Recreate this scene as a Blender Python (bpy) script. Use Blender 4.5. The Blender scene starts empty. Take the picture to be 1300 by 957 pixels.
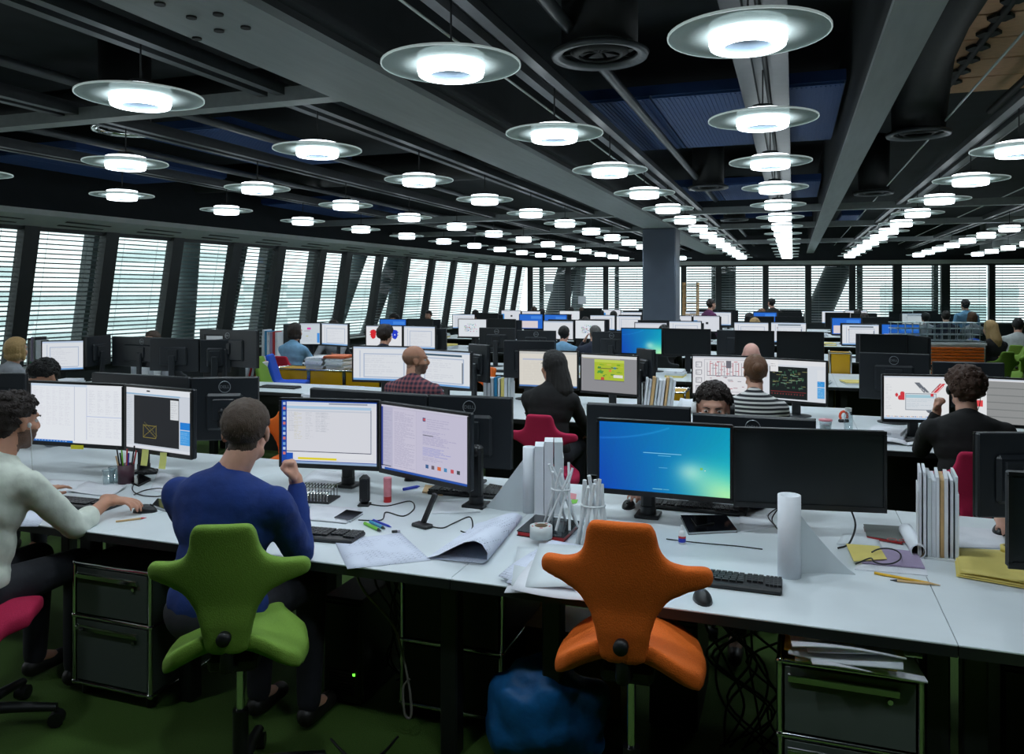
import bpy, math, random
import numpy as np
from mathutils import Vector, Matrix

SC = bpy.context.scene
COL = SC.collection
R = random.Random(11)
PI = math.pi

# ---------------------------------------------------------------- camera, sky, exposure
# World axes follow the building grid: Y runs down the long room, X to the right, camera at (0, 0, EYE).
ANG = math.radians(19.41)          # camera looks a little to the left of +Y
FOC = 1013.0                       # focal length in pixels of a 1300 x 957 frame
EYE = 1.75
HOR = 370.0                        # picture row of the horizon
cam = bpy.data.cameras.new('camera')
cam.sensor_width = 36.0
cam.lens = 36.0 * FOC / 1300.0
cam.shift_y = -(478.5 - HOR) / 1300.0
cam.clip_start, cam.clip_end = 0.05, 900.0
camo = bpy.data.objects.new('camera', cam)
COL.objects.link(camo)
camo.location = (0, 0, EYE)
camo.rotation_euler = (PI / 2, 0, ANG)
SC.camera = camo

world = bpy.data.worlds.new('overcast_sky')
SC.world = world
world.use_nodes = True
wn, wl = world.node_tree.nodes, world.node_tree.links
wn.clear()
w_out = wn.new('ShaderNodeOutputWorld')
w_bg = wn.new('ShaderNodeBackground')
w_tc = wn.new('ShaderNodeTexCoord')
w_no = wn.new('ShaderNodeTexNoise')
w_rp = wn.new('ShaderNodeValToRGB')
w_no.inputs['Scale'].default_value = 3.0
w_no.inputs['Detail'].default_value = 4.0
w_rp.color_ramp.elements[0].position = 0.3
w_rp.color_ramp.elements[0].color = (0.88, 0.95, 0.97, 1)
w_rp.color_ramp.elements[1].position = 0.7
w_rp.color_ramp.elements[1].color = (0.93, 1.0, 1.0, 1)
wl.new(w_tc.outputs['Generated'], w_no.inputs['Vector'])
wl.new(w_no.outputs['Fac'], w_rp.inputs['Fac'])
wl.new(w_rp.outputs['Color'], w_bg.inputs['Color'])
w_bg.inputs['Strength'].default_value = 1.85
wl.new(w_bg.outputs['Background'], w_out.inputs['Surface'])

LENS_GLOW = 4.0                    # emission of the ceiling lamps' lenses
SPOT_W = 32.0                      # watts of each lamp's downward light
SCREEN_GLOW = 0.86                 # emission of the monitors

vs = SC.view_settings
vs.view_transform = 'Standard'
vs.look = 'None'
vs.exposure = 0.0
vs.gamma = 1.0
vs.use_curve_mapping = False
SC.cycles.use_denoising = True
SC.cycles.max_bounces = 6
SC.cycles.diffuse_bounces = 3
SC.cycles.glossy_bounces = 3
SC.cycles.transmission_bounces = 4
SC.cycles.transparent_max_bounces = 12
SC.cycles.sample_clamp_indirect = 4.0
SC.cycles.caustics_reflective = False
SC.cycles.caustics_refractive = False

SIN, COS = math.sin(ANG), math.cos(ANG)


def ray(px):
    return (px - 650.0) / FOC


def at(px, py, z):
    """World point on the level z that shows at this picture point."""
    d = FOC * (EYE - z) / (py - HOR)
    l = ray(px) * d
    return Vector((l * COS - d * SIN, l * SIN + d * COS, z))


def xy(px, Y):
    """X of the point of the plane y = Y in this picture column."""
    r = ray(px)
    d = Y / (r * SIN + COS)
    return d * (r * COS - SIN)


def zz(px, py, Y):
    r = ray(px)
    d = Y / (r * SIN + COS)
    return EYE - d * (py - HOR) / FOC


# ---------------------------------------------------------------- materials
MATS = {}


def mat(name, col, rough=0.5, metal=0.0, var=0.08, scale=30.0, bump=0.0, spec=None, emit=None, glow=0.0, coat=0.0, sub=0.0, stretch=None):
    if name in MATS:
        return MATS[name]
    m = bpy.data.materials.new(name)
    m.use_nodes = True
    nt = m.node_tree
    b = nt.nodes['Principled BSDF']
    tc = nt.nodes.new('ShaderNodeTexCoord')
    no = nt.nodes.new('ShaderNodeTexNoise')
    no.inputs['Scale'].default_value = scale
    no.inputs['Detail'].default_value = 3.0
    if stretch:
        mp = nt.nodes.new('ShaderNodeMapping')
        mp.inputs['Scale'].default_value = stretch
        nt.links.new(tc.outputs['Object'], mp.inputs['Vector'])
        nt.links.new(mp.outputs['Vector'], no.inputs['Vector'])
    else:
        nt.links.new(tc.outputs['Object'], no.inputs['Vector'])
    rp = nt.nodes.new('ShaderNodeValToRGB')
    rp.color_ramp.elements[0].position = 0.3
    rp.color_ramp.elements[1].position = 0.7
    rp.color_ramp.elements[0].color = (*[max(0, c * (1 - var)) for c in col], 1)
    rp.color_ramp.elements[1].color = (*[min(1, c * (1 + var)) for c in col], 1)
    nt.links.new(no.outputs['Fac'], rp.inputs['Fac'])
    nt.links.new(rp.outputs['Color'], b.inputs['Base Color'])
    b.inputs['Roughness'].default_value = rough
    b.inputs['Metallic'].default_value = metal
    if spec is not None:
        b.inputs['Specular IOR Level'].default_value = spec
    if coat:
        b.inputs['Coat Weight'].default_value = coat
    if sub:
        b.inputs['Subsurface Weight'].default_value = sub
        b.inputs['Subsurface Radius'].default_value = (0.02, 0.008, 0.004)
    if bump:
        bp = nt.nodes.new('ShaderNodeBump')
        bp.inputs['Strength'].default_value = bump
        bp.inputs['Distance'].default_value = 0.01
        nt.links.new(no.outputs['Fac'], bp.inputs['Height'])
        nt.links.new(bp.outputs['Normal'], b.inputs['Normal'])
    if emit:
        b.inputs['Emission Color'].default_value = (*emit, 1)
        b.inputs['Emission Strength'].default_value = glow
    MATS[name] = m
    return m


def srgb(r, g, b):
    f = lambda c: (c / 255 / 12.92) if c / 255 <= 0.04045 else ((c / 255 + 0.055) / 1.055) ** 2.4
    return (f(r), f(g), f(b))


def mat_glass(name, tint=(0.92, 0.97, 0.97), refl=0.10, rough=0.02):
    if name in MATS:
        return MATS[name]
    m = bpy.data.materials.new(name)
    m.use_nodes = True
    nt = m.node_tree
    nt.nodes.clear()
    o = nt.nodes.new('ShaderNodeOutputMaterial')
    t = nt.nodes.new('ShaderNodeBsdfTransparent')
    g = nt.nodes.new('ShaderNodeBsdfGlossy')
    mx = nt.nodes.new('ShaderNodeMixShader')
    fr = nt.nodes.new('ShaderNodeLayerWeight')
    fr.inputs['Blend'].default_value = 0.5
    pw = nt.nodes.new('ShaderNodeMath')
    pw.operation = 'POWER'
    pw.inputs[1].default_value = 5.0
    ma = nt.nodes.new('ShaderNodeMath')
    ma.operation = 'MULTIPLY_ADD'
    ma.inputs[1].default_value = 0.6
    ma.inputs[2].default_value = refl * 0.4
    nt.links.new(fr.outputs['Facing'], pw.inputs[0])
    nt.links.new(pw.outputs[0], ma.inputs[0])
    t.inputs['Color'].default_value = (*tint, 1)
    g.inputs['Roughness'].default_value = rough
    nt.links.new(ma.outputs[0], mx.inputs['Fac'])
    nt.links.new(t.outputs[0], mx.inputs[1])
    nt.links.new(g.outputs[0], mx.inputs[2])
    nt.links.new(mx.outputs[0], o.inputs['Surface'])
    MATS[name] = m
    return m


def mat_screen():
    m = bpy.data.materials.new('lit_screen')
    m.use_nodes = True
    nt = m.node_tree
    b = nt.nodes['Principled BSDF']
    a = nt.nodes.new('ShaderNodeAttribute')
    a.attribute_name = 'Col'
    b.inputs['Base Color'].default_value = (0.01, 0.01, 0.012, 1)
    b.inputs['Roughness'].default_value = 0.4
    b.inputs['Specular IOR Level'].default_value = 0.15
    nt.links.new(a.outputs['Color'], b.inputs['Emission Color'])
    b.inputs['Emission Strength'].default_value = SCREEN_GLOW
    return m


def mat_print(name, paper, ink, scale=22.0, amount=0.5, bw=0.5, bh=0.12):
    """Paper with printed lines (flat print only)."""
    if name in MATS:
        return MATS[name]
    m = bpy.data.materials.new(name)
    m.use_nodes = True
    nt = m.node_tree
    b = nt.nodes['Principled BSDF']
    tc = nt.nodes.new('ShaderNodeTexCoord')
    br = nt.nodes.new('ShaderNodeTexBrick')
    br.inputs['Scale'].default_value = scale
    br.inputs['Color1'].default_value = (*paper, 1)
    br.inputs['Color2'].default_value = (*[c * 0.97 for c in paper], 1)
    br.inputs['Mortar'].default_value = (*ink, 1)
    br.inputs['Mortar Size'].default_value = 0.012
    br.inputs['Brick Width'].default_value = bw
    br.inputs['Row Height'].default_value = bh
    no = nt.nodes.new('ShaderNodeTexNoise')
    no.inputs['Scale'].default_value = 9.0
    rp = nt.nodes.new('ShaderNodeValToRGB')
    rp.color_ramp.elements[0].position = 0.45
    rp.color_ramp.elements[1].position = 0.6
    mx = nt.nodes.new('ShaderNodeMixRGB')
    mx.inputs[1].default_value = (*paper, 1)
    nt.links.new(tc.outputs['Object'], br.inputs['Vector'])
    nt.links.new(tc.outputs['Object'], no.inputs['Vector'])
    nt.links.new(no.outputs['Fac'], rp.inputs['Fac'])
    mul = nt.nodes.new('ShaderNodeMath')
    mul.operation = 'MULTIPLY'
    mul.inputs[1].default_value = amount
    nt.links.new(rp.outputs['Color'], mul.inputs[0])
    nt.links.new(mul.outputs[0], mx.inputs[0])
    nt.links.new(br.outputs['Color'], mx.inputs[2])
    nt.links.new(mx.outputs[0], b.inputs['Base Color'])
    b.inputs['Roughness'].default_value = 0.7
    MATS[name] = m
    return m


# ---------------------------------------------------------------- mesh building
def frame_of(d):
    d = d.normalized()
    up = Vector((0, 0, 1)) if abs(d.z) < 0.95 else Vector((1, 0, 0))
    x = d.cross(up).normalized()
    return x, d.cross(x).normalized()


class MB:
    def __init__(self):
        self.v, self.f, self.mi, self.sm = [], [], [], []

    def add(self, vs_, fs, mi=0, M=None, smooth=False):
        n = len(self.v)
        for p in vs_:
            p = Vector(p)
            self.v.append(tuple(M @ p) if M is not None else tuple(p))
        for f in fs:
            self.f.append([n + i for i in f])
            self.mi.append(mi)
            self.sm.append(smooth)
        return self

    def box(self, c, s, rz=0.0, mi=0, M=None, bev=0.0, rx=0.0, ry=0.0):
        x, y, z = s[0] / 2, s[1] / 2, s[2] / 2
        T = Matrix.Translation(Vector(c))
        if rz:
            T = T @ Matrix.Rotation(rz, 4, 'Z')
        if ry:
            T = T @ Matrix.Rotation(ry, 4, 'Y')
        if rx:
            T = T @ Matrix.Rotation(rx, 4, 'X')
        if M is not None:
            T = M @ T
        if bev <= 0:
            vs_ = [(-x, -y, -z), (x, -y, -z), (x, y, -z), (-x, y, -z), (-x, -y, z), (x, -y, z), (x, y, z), (-x, y, z)]
            fs = [(0, 3, 2, 1), (4, 5, 6, 7), (0, 1, 5, 4), (1, 2, 6, 5), (2, 3, 7, 6), (3, 0, 4, 7)]
            return self.add(vs_, fs, mi, T)
        b = min(bev, x * 0.95, y * 0.95, z * 0.95)
        vs_, idx = [], {}
        for sx in (-1, 1):
            for sy in (-1, 1):
                for sz in (-1, 1):
                    for ax in range(3):
                        p = [sx * (x - b), sy * (y - b), sz * (z - b)]
                        p[ax] = (sx * x, sy * y, sz * z)[ax]
                        idx[(sx, sy, sz, ax)] = len(vs_)
                        vs_.append(tuple(p))
        fs = []
        for ax in range(3):
            a1, a2 = [(1, 2), (2, 0), (0, 1)][ax]
            for s_ in (-1, 1):
                q = []
                for u, w in ((-1, -1), (1, -1), (1, 1), (-1, 1)):
                    k = [0, 0, 0]
                    k[ax], k[a1], k[a2] = s_, u, w
                    q.append(idx[(*k, ax)])
                fs.append(q if s_ > 0 else q[::-1])
        for ax in range(3):
            a1, a2 = [(1, 2), (2, 0), (0, 1)][ax]
            for u in (-1, 1):
                for w in (-1, 1):
                    q = []
                    for (t, face) in ((-1, a1), (1, a1), (1, a2), (-1, a2)):
                        k = [0, 0, 0]
                        k[ax], k[a1], k[a2] = t, u, w
                        q.append(idx[(*k, face)])
                    fs.append(q if u * w > 0 else q[::-1])
        for sx in (-1, 1):
            for sy in (-1, 1):
                for sz in (-1, 1):
                    q = [idx[(sx, sy, sz, a)] for a in range(3)]
                    fs.append(q if sx * sy * sz > 0 else q[::-1])
        return self.add(vs_, fs, mi, T)

    def tube(self, pts, r, n=8, mi=0, M=None, cap=True, smooth=True, flat=1.0):
        pts = [Vector(p) for p in pts]
        rs = r if isinstance(r, (list, tuple)) else [r] * len(pts)
        vs_, fs = [], []
        x = None
        for i, p in enumerate(pts):
            if i == 0:
                d = pts[1] - p
            elif i == len(pts) - 1:
                d = p - pts[i - 1]
            else:
                d = (pts[i + 1] - p).normalized() + (p - pts[i - 1]).normalized()
            if d.length < 1e-9:
                d = Vector((0, 0, 1))
            d.normalize()
            if x is None:
                x, y = frame_of(d)
            else:
                x = (x - d * x.dot(d))
                if x.length < 1e-6:
                    x, y = frame_of(d)
                x.normalize()
                y = d.cross(x).normalized()
            for k in range(n):
                a = 2 * PI * k / n
                vs_.append(p + x * math.cos(a) * rs[i] + y * math.sin(a) * rs[i] * flat)
        m = len(pts)
        for i in range(m - 1):
            for k in range(n):
                k2 = (k + 1) % n
                fs.append((i * n + k, i * n + k2, (i + 1) * n + k2, (i + 1) * n + k))
        self.add(vs_, fs, mi, M, smooth)
        if cap:
            self.add(vs_[:n], [tuple(range(n))[::-1]], mi, M)
            self.add(vs_[-n:], [tuple(range(n))], mi, M)
        return self

    def lathe(self, prof, n=24, c=(0, 0, 0), mi=0, M=None, smooth=True, closed=False):
        vs_, fs = [], []
        for (r, z) in prof:
            for k in range(n):
                a = 2 * PI * k / n
                vs_.append((c[0] + r * math.cos(a), c[1] + r * math.sin(a), c[2] + z))
        m = len(prof)
        for i in range(m if closed else m - 1):
            j = (i + 1) % m
            for k in range(n):
                k2 = (k + 1) % n
                fs.append((i * n + k, i * n + k2, j * n + k2, j * n + k))
        return self.add(vs_, fs, mi, M, smooth)

    def cyl(self, c, r, h, n=16, mi=0, M=None):
        """Upright cylinder standing on c."""
        return self.tube([c, (c[0], c[1], c[2] + h)], r, n, mi, M)

    def prism(self, poly, z0, z1, mi=0, M=None):
        n = len(poly)
        vs_ = [(p[0], p[1], z0) for p in poly] + [(p[0], p[1], z1) for p in poly]
        fs = [tuple(range(n))[::-1], tuple(range(n, 2 * n))] + [(i, (i + 1) % n, n + (i + 1) % n, n + i) for i in range(n)]
        return self.add(vs_, fs, mi, M)

    def ball(self, c, r, n=12, m=8, mi=0, M=None, rot=None):
        if not isinstance(r, (list, tuple)):
            r = (r, r, r)
        T = Matrix.Translation(Vector(c))
        if rot is not None:
            T = T @ rot
        if M is not None:
            T = M @ T
        vs_, fs = [(0, 0, -r[2])], []
        for i in range(1, m):
            t = PI * i / m - PI / 2
            for k in range(n):
                a = 2 * PI * k / n
                vs_.append((r[0] * math.cos(t) * math.cos(a), r[1] * math.cos(t) * math.sin(a), r[2] * math.sin(t)))
        vs_.append((0, 0, r[2]))
        for k in range(n):
            fs.append((0, 1 + (k + 1) % n, 1 + k))
        for i in range(m - 2):
            for k in range(n):
                a, b = 1 + i * n + k, 1 + i * n + (k + 1) % n
                fs.append((a, b, b + n, a + n))
        t = len(vs_) - 1
        for k in range(n):
            fs.append((t, 1 + (m - 2) * n + k, 1 + (m - 2) * n + (k + 1) % n))
        return self.add(vs_, fs, mi, T, True)

    def limb(self, a, b, ra, rb, n=10, mi=0, M=None):
        """Tapered capsule."""
        a, b = Vector(a), Vector(b)
        self.tube([a, b], [ra, rb], n, mi, M)
        self.ball(a, ra, n, 6, mi, M)
        return self.ball(b, rb, n, 6, mi, M)

    def sheet(self, P, nu=1, nv=1, thick=0.001, fn=None, mi=0, M=None, smooth=False):
        """Thin sheet over four corner points (a, b, c, d round the edge), fn(u, v) lifts it."""
        a, b, c, d = [Vector(p) for p in P]
        top = []
        for j in range(nv + 1):
            for i in range(nu + 1):
                u, v = i / nu, j / nv
                p = (a * (1 - u) + b * u) * (1 - v) + (d * (1 - u) + c * u) * v
                if fn:
                    p = p + Vector(fn(u, v))
                top.append(p)
        nrm = (b - a).cross(d - a).normalized()
        bot = [p - nrm * thick for p in top]
        w, k = nu + 1, len(top)
        fs = []
        for j in range(nv):
            for i in range(nu):
                q = (j * w + i, j * w + i + 1, (j + 1) * w + i + 1, (j + 1) * w + i)
                fs.append(q)
                fs.append(tuple(k + t for t in q[::-1]))
        edge = [i for i in range(w)] + [j * w + nu for j in range(1, nv + 1)] + [nv * w + i for i in range(nu - 1, -1, -1)] + [j * w for j in range(nv - 1, 0, -1)]
        for i, e in enumerate(edge):
            e2 = edge[(i + 1) % len(edge)]
            fs.append((e2, e, k + e, k + e2))
        return self.add(top + bot, fs, mi, M, smooth)

    def mesh(self, name, mats):
        me = bpy.data.meshes.new(name)
        me.from_pydata(self.v, [], self.f)
        for m in (mats if isinstance(mats, (list, tuple)) else [mats]):
            me.materials.append(m)
        if me.polygons:
            me.polygons.foreach_set('material_index', self.mi)
            me.polygons.foreach_set('use_smooth', self.sm)
        me.update()
        return me

    def build(self, name, mats, parent=None, loc=None, rz=0.0, kind=None, label=None):
        return link(name, self.mesh(name, mats), parent, loc, rz, kind, label)


def link(name, me, parent=None, loc=None, rz=0.0, kind=None, label=None, M=None):
    o = bpy.data.objects.new(name, me)
    COL.objects.link(o)
    o.parent = parent
    if M is not None:
        o.matrix_basis = M
    else:
        if loc is not None:
            o.location = loc
        if rz:
            o.rotation_euler = (0, 0, rz)
    if kind:
        o['kind'] = kind
    if label:
        o['label'] = label
    return o


def thing(name, label, cat, loc=(0, 0, 0), rz=0.0, group=None):
    o = bpy.data.objects.new(name, None)
    COL.objects.link(o)
    o.location = loc
    o.rotation_euler = (0, 0, rz)
    o.empty_display_size = 0.1
    return tag(o, label, cat, group)


def tag(o, label, cat, group=None):
    o['label'] = label
    o['category'] = cat
    if group:
        o['group'] = group
    return o


def struct(o):
    o['kind'] = 'structure'
    return o


def copy_tree(o, loc=None, rz=None, label=None, group=None, recolor=None, parent=None):
    """A copy of a thing with copies of its parts and sub-parts; recolor maps material names to other materials."""
    c = o.copy()
    COL.objects.link(c)
    c.parent = parent
    if recolor and c.type == 'MESH':
        for s in c.material_slots:
            if s.material and s.material.name in recolor:
                new = recolor[s.material.name]
                s.link = 'OBJECT'
                s.material = new
    if loc is not None:
        c.location = loc
    if rz is not None:
        c.rotation_euler = (0, 0, rz)
    if label:
        c['label'] = label
    if group:
        c['group'] = group
    for ch in list(o.children):
        copy_tree(ch, recolor=recolor, parent=c)
    return c


def baked(mb, voxel, smooth=4, name='soft', factor=0.5):
    """One continuous skin over all the shapes collected in mb (voxel remesh, then smoothing), as a mesh."""
    me = bpy.data.meshes.new('t')
    me.from_pydata(mb.v, [], mb.f)
    o = bpy.data.objects.new('t', me)
    COL.objects.link(o)
    r = o.modifiers.new('r', 'REMESH')
    r.mode = 'VOXEL'
    r.voxel_size = voxel
    if smooth:
        s = o.modifiers.new('s', 'SMOOTH')
        s.iterations = smooth
        s.factor = factor
    dg = bpy.context.evaluated_depsgraph_get()
    out = bpy.data.meshes.new_from_object(o.evaluated_get(dg))
    out.name = name
    bpy.data.objects.remove(o)
    bpy.data.meshes.remove(me)
    out.materials.clear()
    out.polygons.foreach_set('use_smooth', [True] * len(out.polygons))
    return out


def warp(me, fn):
    n = len(me.vertices)
    co = np.empty(n * 3)
    me.vertices.foreach_get('co', co)
    co = fn(co.reshape(-1, 3))
    me.vertices.foreach_set('co', co.reshape(-1))
    me.update()
    return me


def text_mesh(s, size, depth=0.0008, align='CENTER'):
    cu = bpy.data.curves.new('t', 'FONT')
    cu.body = s
    cu.size = size
    cu.extrude = depth
    cu.align_x = align
    cu.align_y = 'CENTER'
    cu.resolution_u = 2
    o = bpy.data.objects.new('t', cu)
    COL.objects.link(o)
    dg = bpy.context.evaluated_depsgraph_get()
    me = bpy.data.meshes.new_from_object(o.evaluated_get(dg))
    bpy.data.objects.remove(o)
    bpy.data.curves.remove(cu)
    return me


def ordinal(n):
    return ['first', 'second', 'third', 'fourth', 'fifth', 'sixth', 'seventh', 'eighth', 'ninth', 'tenth', 'eleventh', 'twelfth', 'thirteenth',
            'fourteenth', 'fifteenth', 'sixteenth', 'seventeenth', 'eighteenth', 'nineteenth', 'twentieth'][n]

# ---------------------------------------------------------------- palette
M_CARPET = mat('green_carpet', srgb(58, 88, 22), 0.95, var=0.25, scale=220, bump=0.4)
M_SLAB = mat('dark_slab', srgb(38, 44, 48), 0.9, var=0.2, scale=3)
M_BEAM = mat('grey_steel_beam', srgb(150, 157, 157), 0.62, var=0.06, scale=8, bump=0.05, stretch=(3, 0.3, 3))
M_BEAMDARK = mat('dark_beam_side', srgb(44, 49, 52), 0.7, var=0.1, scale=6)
M_RAIL = mat('dark_anodised_rail', srgb(84, 88, 92), 0.4, 0.35, var=0.1, scale=12)
M_BLACK = mat('black_duct', srgb(26, 29, 31), 0.6, var=0.15, scale=10)
M_BLUEPANEL = mat('blue_perforated_panel', srgb(46, 80, 134), 0.6, var=0.12, scale=400, bump=0.2)
M_MULLION = mat('charcoal_mullion', srgb(52, 58, 60), 0.5, var=0.08, scale=10)
M_HEADER = mat('pale_grey_header', srgb(218, 226, 224), 0.6, var=0.05, scale=5)
M_FIN = mat('grey_outer_fin', srgb(120, 128, 130), 0.6, var=0.05, scale=5)
M_BLIND = mat('aluminium_blind_slat', srgb(150, 160, 162), 0.5, var=0.04, scale=20)
M_COLUMN = mat('blue_grey_column', srgb(88, 98, 112), 0.5, var=0.05, scale=4)
M_TIMBER = mat('tan_timber_plank', srgb(244, 190, 148), 0.7, var=0.15, scale=14, stretch=(1, 9, 9))
M_GLASS = mat_glass('window_glass')
M_CHROME = mat('chrome', (0.75, 0.77, 0.78), 0.12, 1.0, var=0.03, scale=20)
M_WALLDARK = mat('dark_wall', srgb(52, 58, 62), 0.8, var=0.08, scale=5)

# ---------------------------------------------------------------- the large structure
ZH, SILL, TILT = 2.577, 0.75, 0.17


def wl(s, z, out=0.0):
    """Point on the leaning left glass wall at length s (its y) and height z."""
    return Vector((-9.13 + (s - 7.1) / 17.7 - TILT * (ZH - z) - out, s, z))


FA, FB = Vector((-8.13, 24.8, 0)), Vector((6.4, 27.1, 0))
FD = (FB - FA).normalized()
FN = Vector((-FD.y, FD.x, 0))


def fw(t, z, out=0.0):
    p = FA + FD * t + FN * out
    return Vector((p.x, p.y, z))


def far_t(px):
    r = ray(px)
    d = Vector((r * COS - SIN, r * SIN + COS, 0))
    den = d.x * FD.y - d.y * FD.x
    return (FA.x * d.y - FA.y * d.x) / den if den else 0.0


struct(MB().box((0, 11, -0.05), (26, 36, 0.1)).build('floor', M_CARPET))
struct(MB().box((0, 11, 3.85), (26, 36, 0.1)).build('ceiling', M_SLAB))
struct(MB().box((0, -4.0, 1.9), (26, 0.2, 3.8)).build('wall_back', M_WALLDARK))
struct(MB().box((12.0, 11, 1.9), (0.2, 36, 3.8)).build('wall_right', M_WALLDARK))

S0, S1 = -4.0, 24.8
wb = MB()
for z0, z1, th in ((0.0, SILL, 0.25),):
    a, b = wl(S0, z0), wl(S1, z0)
    c, d = wl(S1, z1), wl(S0, z1)
    off = Vector((-th, 0, 0))
    wb.add([a, b, c, d, a + off, b + off, c + off, d + off], [(0, 1, 2, 3), (7, 6, 5, 4), (3, 2, 6, 7), (0, 4, 5, 1), (1, 5, 6, 2), (4, 0, 3, 7)])
wall_left = struct(wb.build('wall_left', M_WALLDARK))
# sloping header over the windows with its shadow gap and air slots
hb = MB()
for s in (S0,):
    p = [wl(S0, ZH), wl(S1, ZH), wl(S1, ZH) + Vector((0.42, 0, 0.11)), wl(S0, ZH) + Vector((0.42, 0, 0.11)),
         wl(S0, ZH) + Vector((0.42, 0, 0.18)), wl(S1, ZH) + Vector((0.42, 0, 0.18)), wl(S1, ZH) + Vector((-0.3, 0, 1.3)), wl(S0, ZH) + Vector((-0.3, 0, 1.3)),
         wl(S0, ZH, 0.25), wl(S1, ZH, 0.25)]
    hb.add(p, [(0, 3, 2, 1), (3, 4, 5, 2), (0, 1, 9, 8)], 0)
    hb.add(p, [(4, 7, 6, 5), (8, 9, 6, 7)], 1)
head = hb.build('header', [M_HEADER, M_WALLDARK], wall_left)
sb = MB()
for k in range(22):
    s = 2.5 + k * 1.25 - 0.6
    if s < 24:
        for q in (0.11, 0.25):
            p = wl(s, ZH) + Vector((q, 0, q * 0.262 - 0.002))
            sb.box(p, (0.035, 0.75, 0.006), ry=-0.255)
sb.build('air_slots', M_BLACK, wall_left, kind='stuff')
sib = MB()
a = wl(S0, SILL)
b = wl(S1, SILL)
sib.add([a + Vector((0.14, 0, 0)), b + Vector((0.14, 0, 0)), b - Vector((0.1, 0, 0)), a - Vector((0.1, 0, 0)), a + Vector((0.14, 0, 0.03)), b + Vector((0.14, 0, 0.03)), b + Vector((-0.1, 0, 0.03)), a + Vector((-0.1, 0, 0.03))],
        [(0, 1, 2, 3), (7, 6, 5, 4), (0, 4, 5, 1), (3, 2, 6, 7)])
sib.build('sill', M_HEADER, wall_left)

fb = MB()
T0, T1 = -0.05, 21.5
def wall_slab(mb, z0, z1, th, mi=0, inn=0.0):
    p = [fw(T0, z0, -inn), fw(T1, z0, -inn), fw(T1, z0, th), fw(T0, z0, th), fw(T0, z1, -inn), fw(T1, z1, -inn), fw(T1, z1, th), fw(T0, z1, th)]
    mb.add(p, [(0, 1, 2, 3), (7, 6, 5, 4), (0, 4, 5, 1), (1, 5, 6, 2), (2, 6, 7, 3), (3, 7, 4, 0)], mi)
wall_slab(fb, 0, SILL, 0.25)
wall_slab(fb, ZH + 0.12, 3.8, 0.25)
wall_back_far = struct(fb.build('wall_far', M_WALLDARK))
hb = MB()
wall_slab(hb, ZH, ZH + 0.12, 0.2, inn=0.12)
hb.build('header', M_HEADER, wall_back_far)

NWIN = 0


def window(pa, pb, name_w, fin=None, side=0.2, blind=True, slat_dz=0.062, lift=0.008):
    """One bay of glazing between two mullion foot positions. pa, pb: functions of (z, out)."""
    global NWIN
    NWIN += 1
    fr = MB()
    w = side
    dirv = (pb(SILL, 0) - pa(SILL, 0)).normalized()
    nrm = pa(SILL, 1.0) - pa(SILL, 0)
    def bar(p0, p1, width, depth, mi=0):
        a0, a1, o = p0 - dirv * width / 2, p0 + dirv * width / 2, nrm * depth
        b0, b1 = p1 - dirv * width / 2, p1 + dirv * width / 2
        fr.add([a0, a1, a1 + o, a0 + o, b0, b1, b1 + o, b0 + o], [(0, 3, 2, 1), (4, 5, 6, 7), (0, 1, 5, 4), (1, 2, 6, 5), (2, 3, 7, 6), (3, 0, 4, 7)], mi)
    bar(pa(SILL, -0.05), pa(ZH, -0.05), w, 0.13)
    for z0, z1 in ((SILL, SILL + 0.05), (ZH - 0.05, ZH)):
        q = [pa(z0, 0), pb(z0, 0), pb(z0, 0.1), pa(z0, 0.1), pa(z1, 0), pb(z1, 0), pb(z1, 0.1), pa(z1, 0.1)]
        fr.add(q, [(0, 3, 2, 1), (4, 5, 6, 7), (0, 1, 5, 4), (2, 3, 7, 6)])
    win = struct(fr.build('window_%d' % NWIN, M_MULLION))
    g = MB()
    q = [pa(SILL, 0.1), pb(SILL, 0.1), pb(ZH, 0.1), pa(ZH, 0.1)]
    g.sheet(q, thick=0.012)
    g.build('pane', M_GLASS, win)
    if blind:
        s = MB()
        z = SILL + 0.07
        while z < ZH - 0.06:
            a0, b0 = pa(z, 0.03) + dirv * (w / 2 + .01), pb(z, 0.03) - dirv * (w / 2 + .01)
            dz = Vector((0, 0, lift))
            o = nrm * 0.028
            s.add([a0 - dz, b0 - dz, b0 + o + dz, a0 + o + dz, a0 - dz - Vector((0, 0, .003)), b0 - dz - Vector((0, 0, .003)), b0 + o + dz - Vector((0, 0, .003)), a0 + o + dz - Vector((0, 0, .003))],
                  [(0, 1, 2, 3), (7, 6, 5, 4), (0, 4, 5, 1), (2, 6, 7, 3)])
            z += slat_dz
        for u in (0.25, 0.75):
            p0, p1 = pa(SILL + .06, 0.055).lerp(pb(SILL + .06, 0.055), u), pa(ZH - .05, 0.055).lerp(pb(ZH - .05, 0.055), u)
            s.tube([p0, p1], 0.003, 4)
        s.build('blind_slats', M_BLIND, win, kind='stuff')
    if fin is not None:
        f_ = MB()
        keep = fr
        fr = f_
        p0, p1 = pa(SILL - 0.2, 0.38).lerp(pb(SILL - 0.2, 0.38), fin), pa(ZH + .2, 0.38).lerp(pb(ZH + .2, 0.38), fin)
        bar(p0, p1, 0.13, 0.2)
        fr = keep
        f_.build('outer_fin', M_FIN, win)


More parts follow.
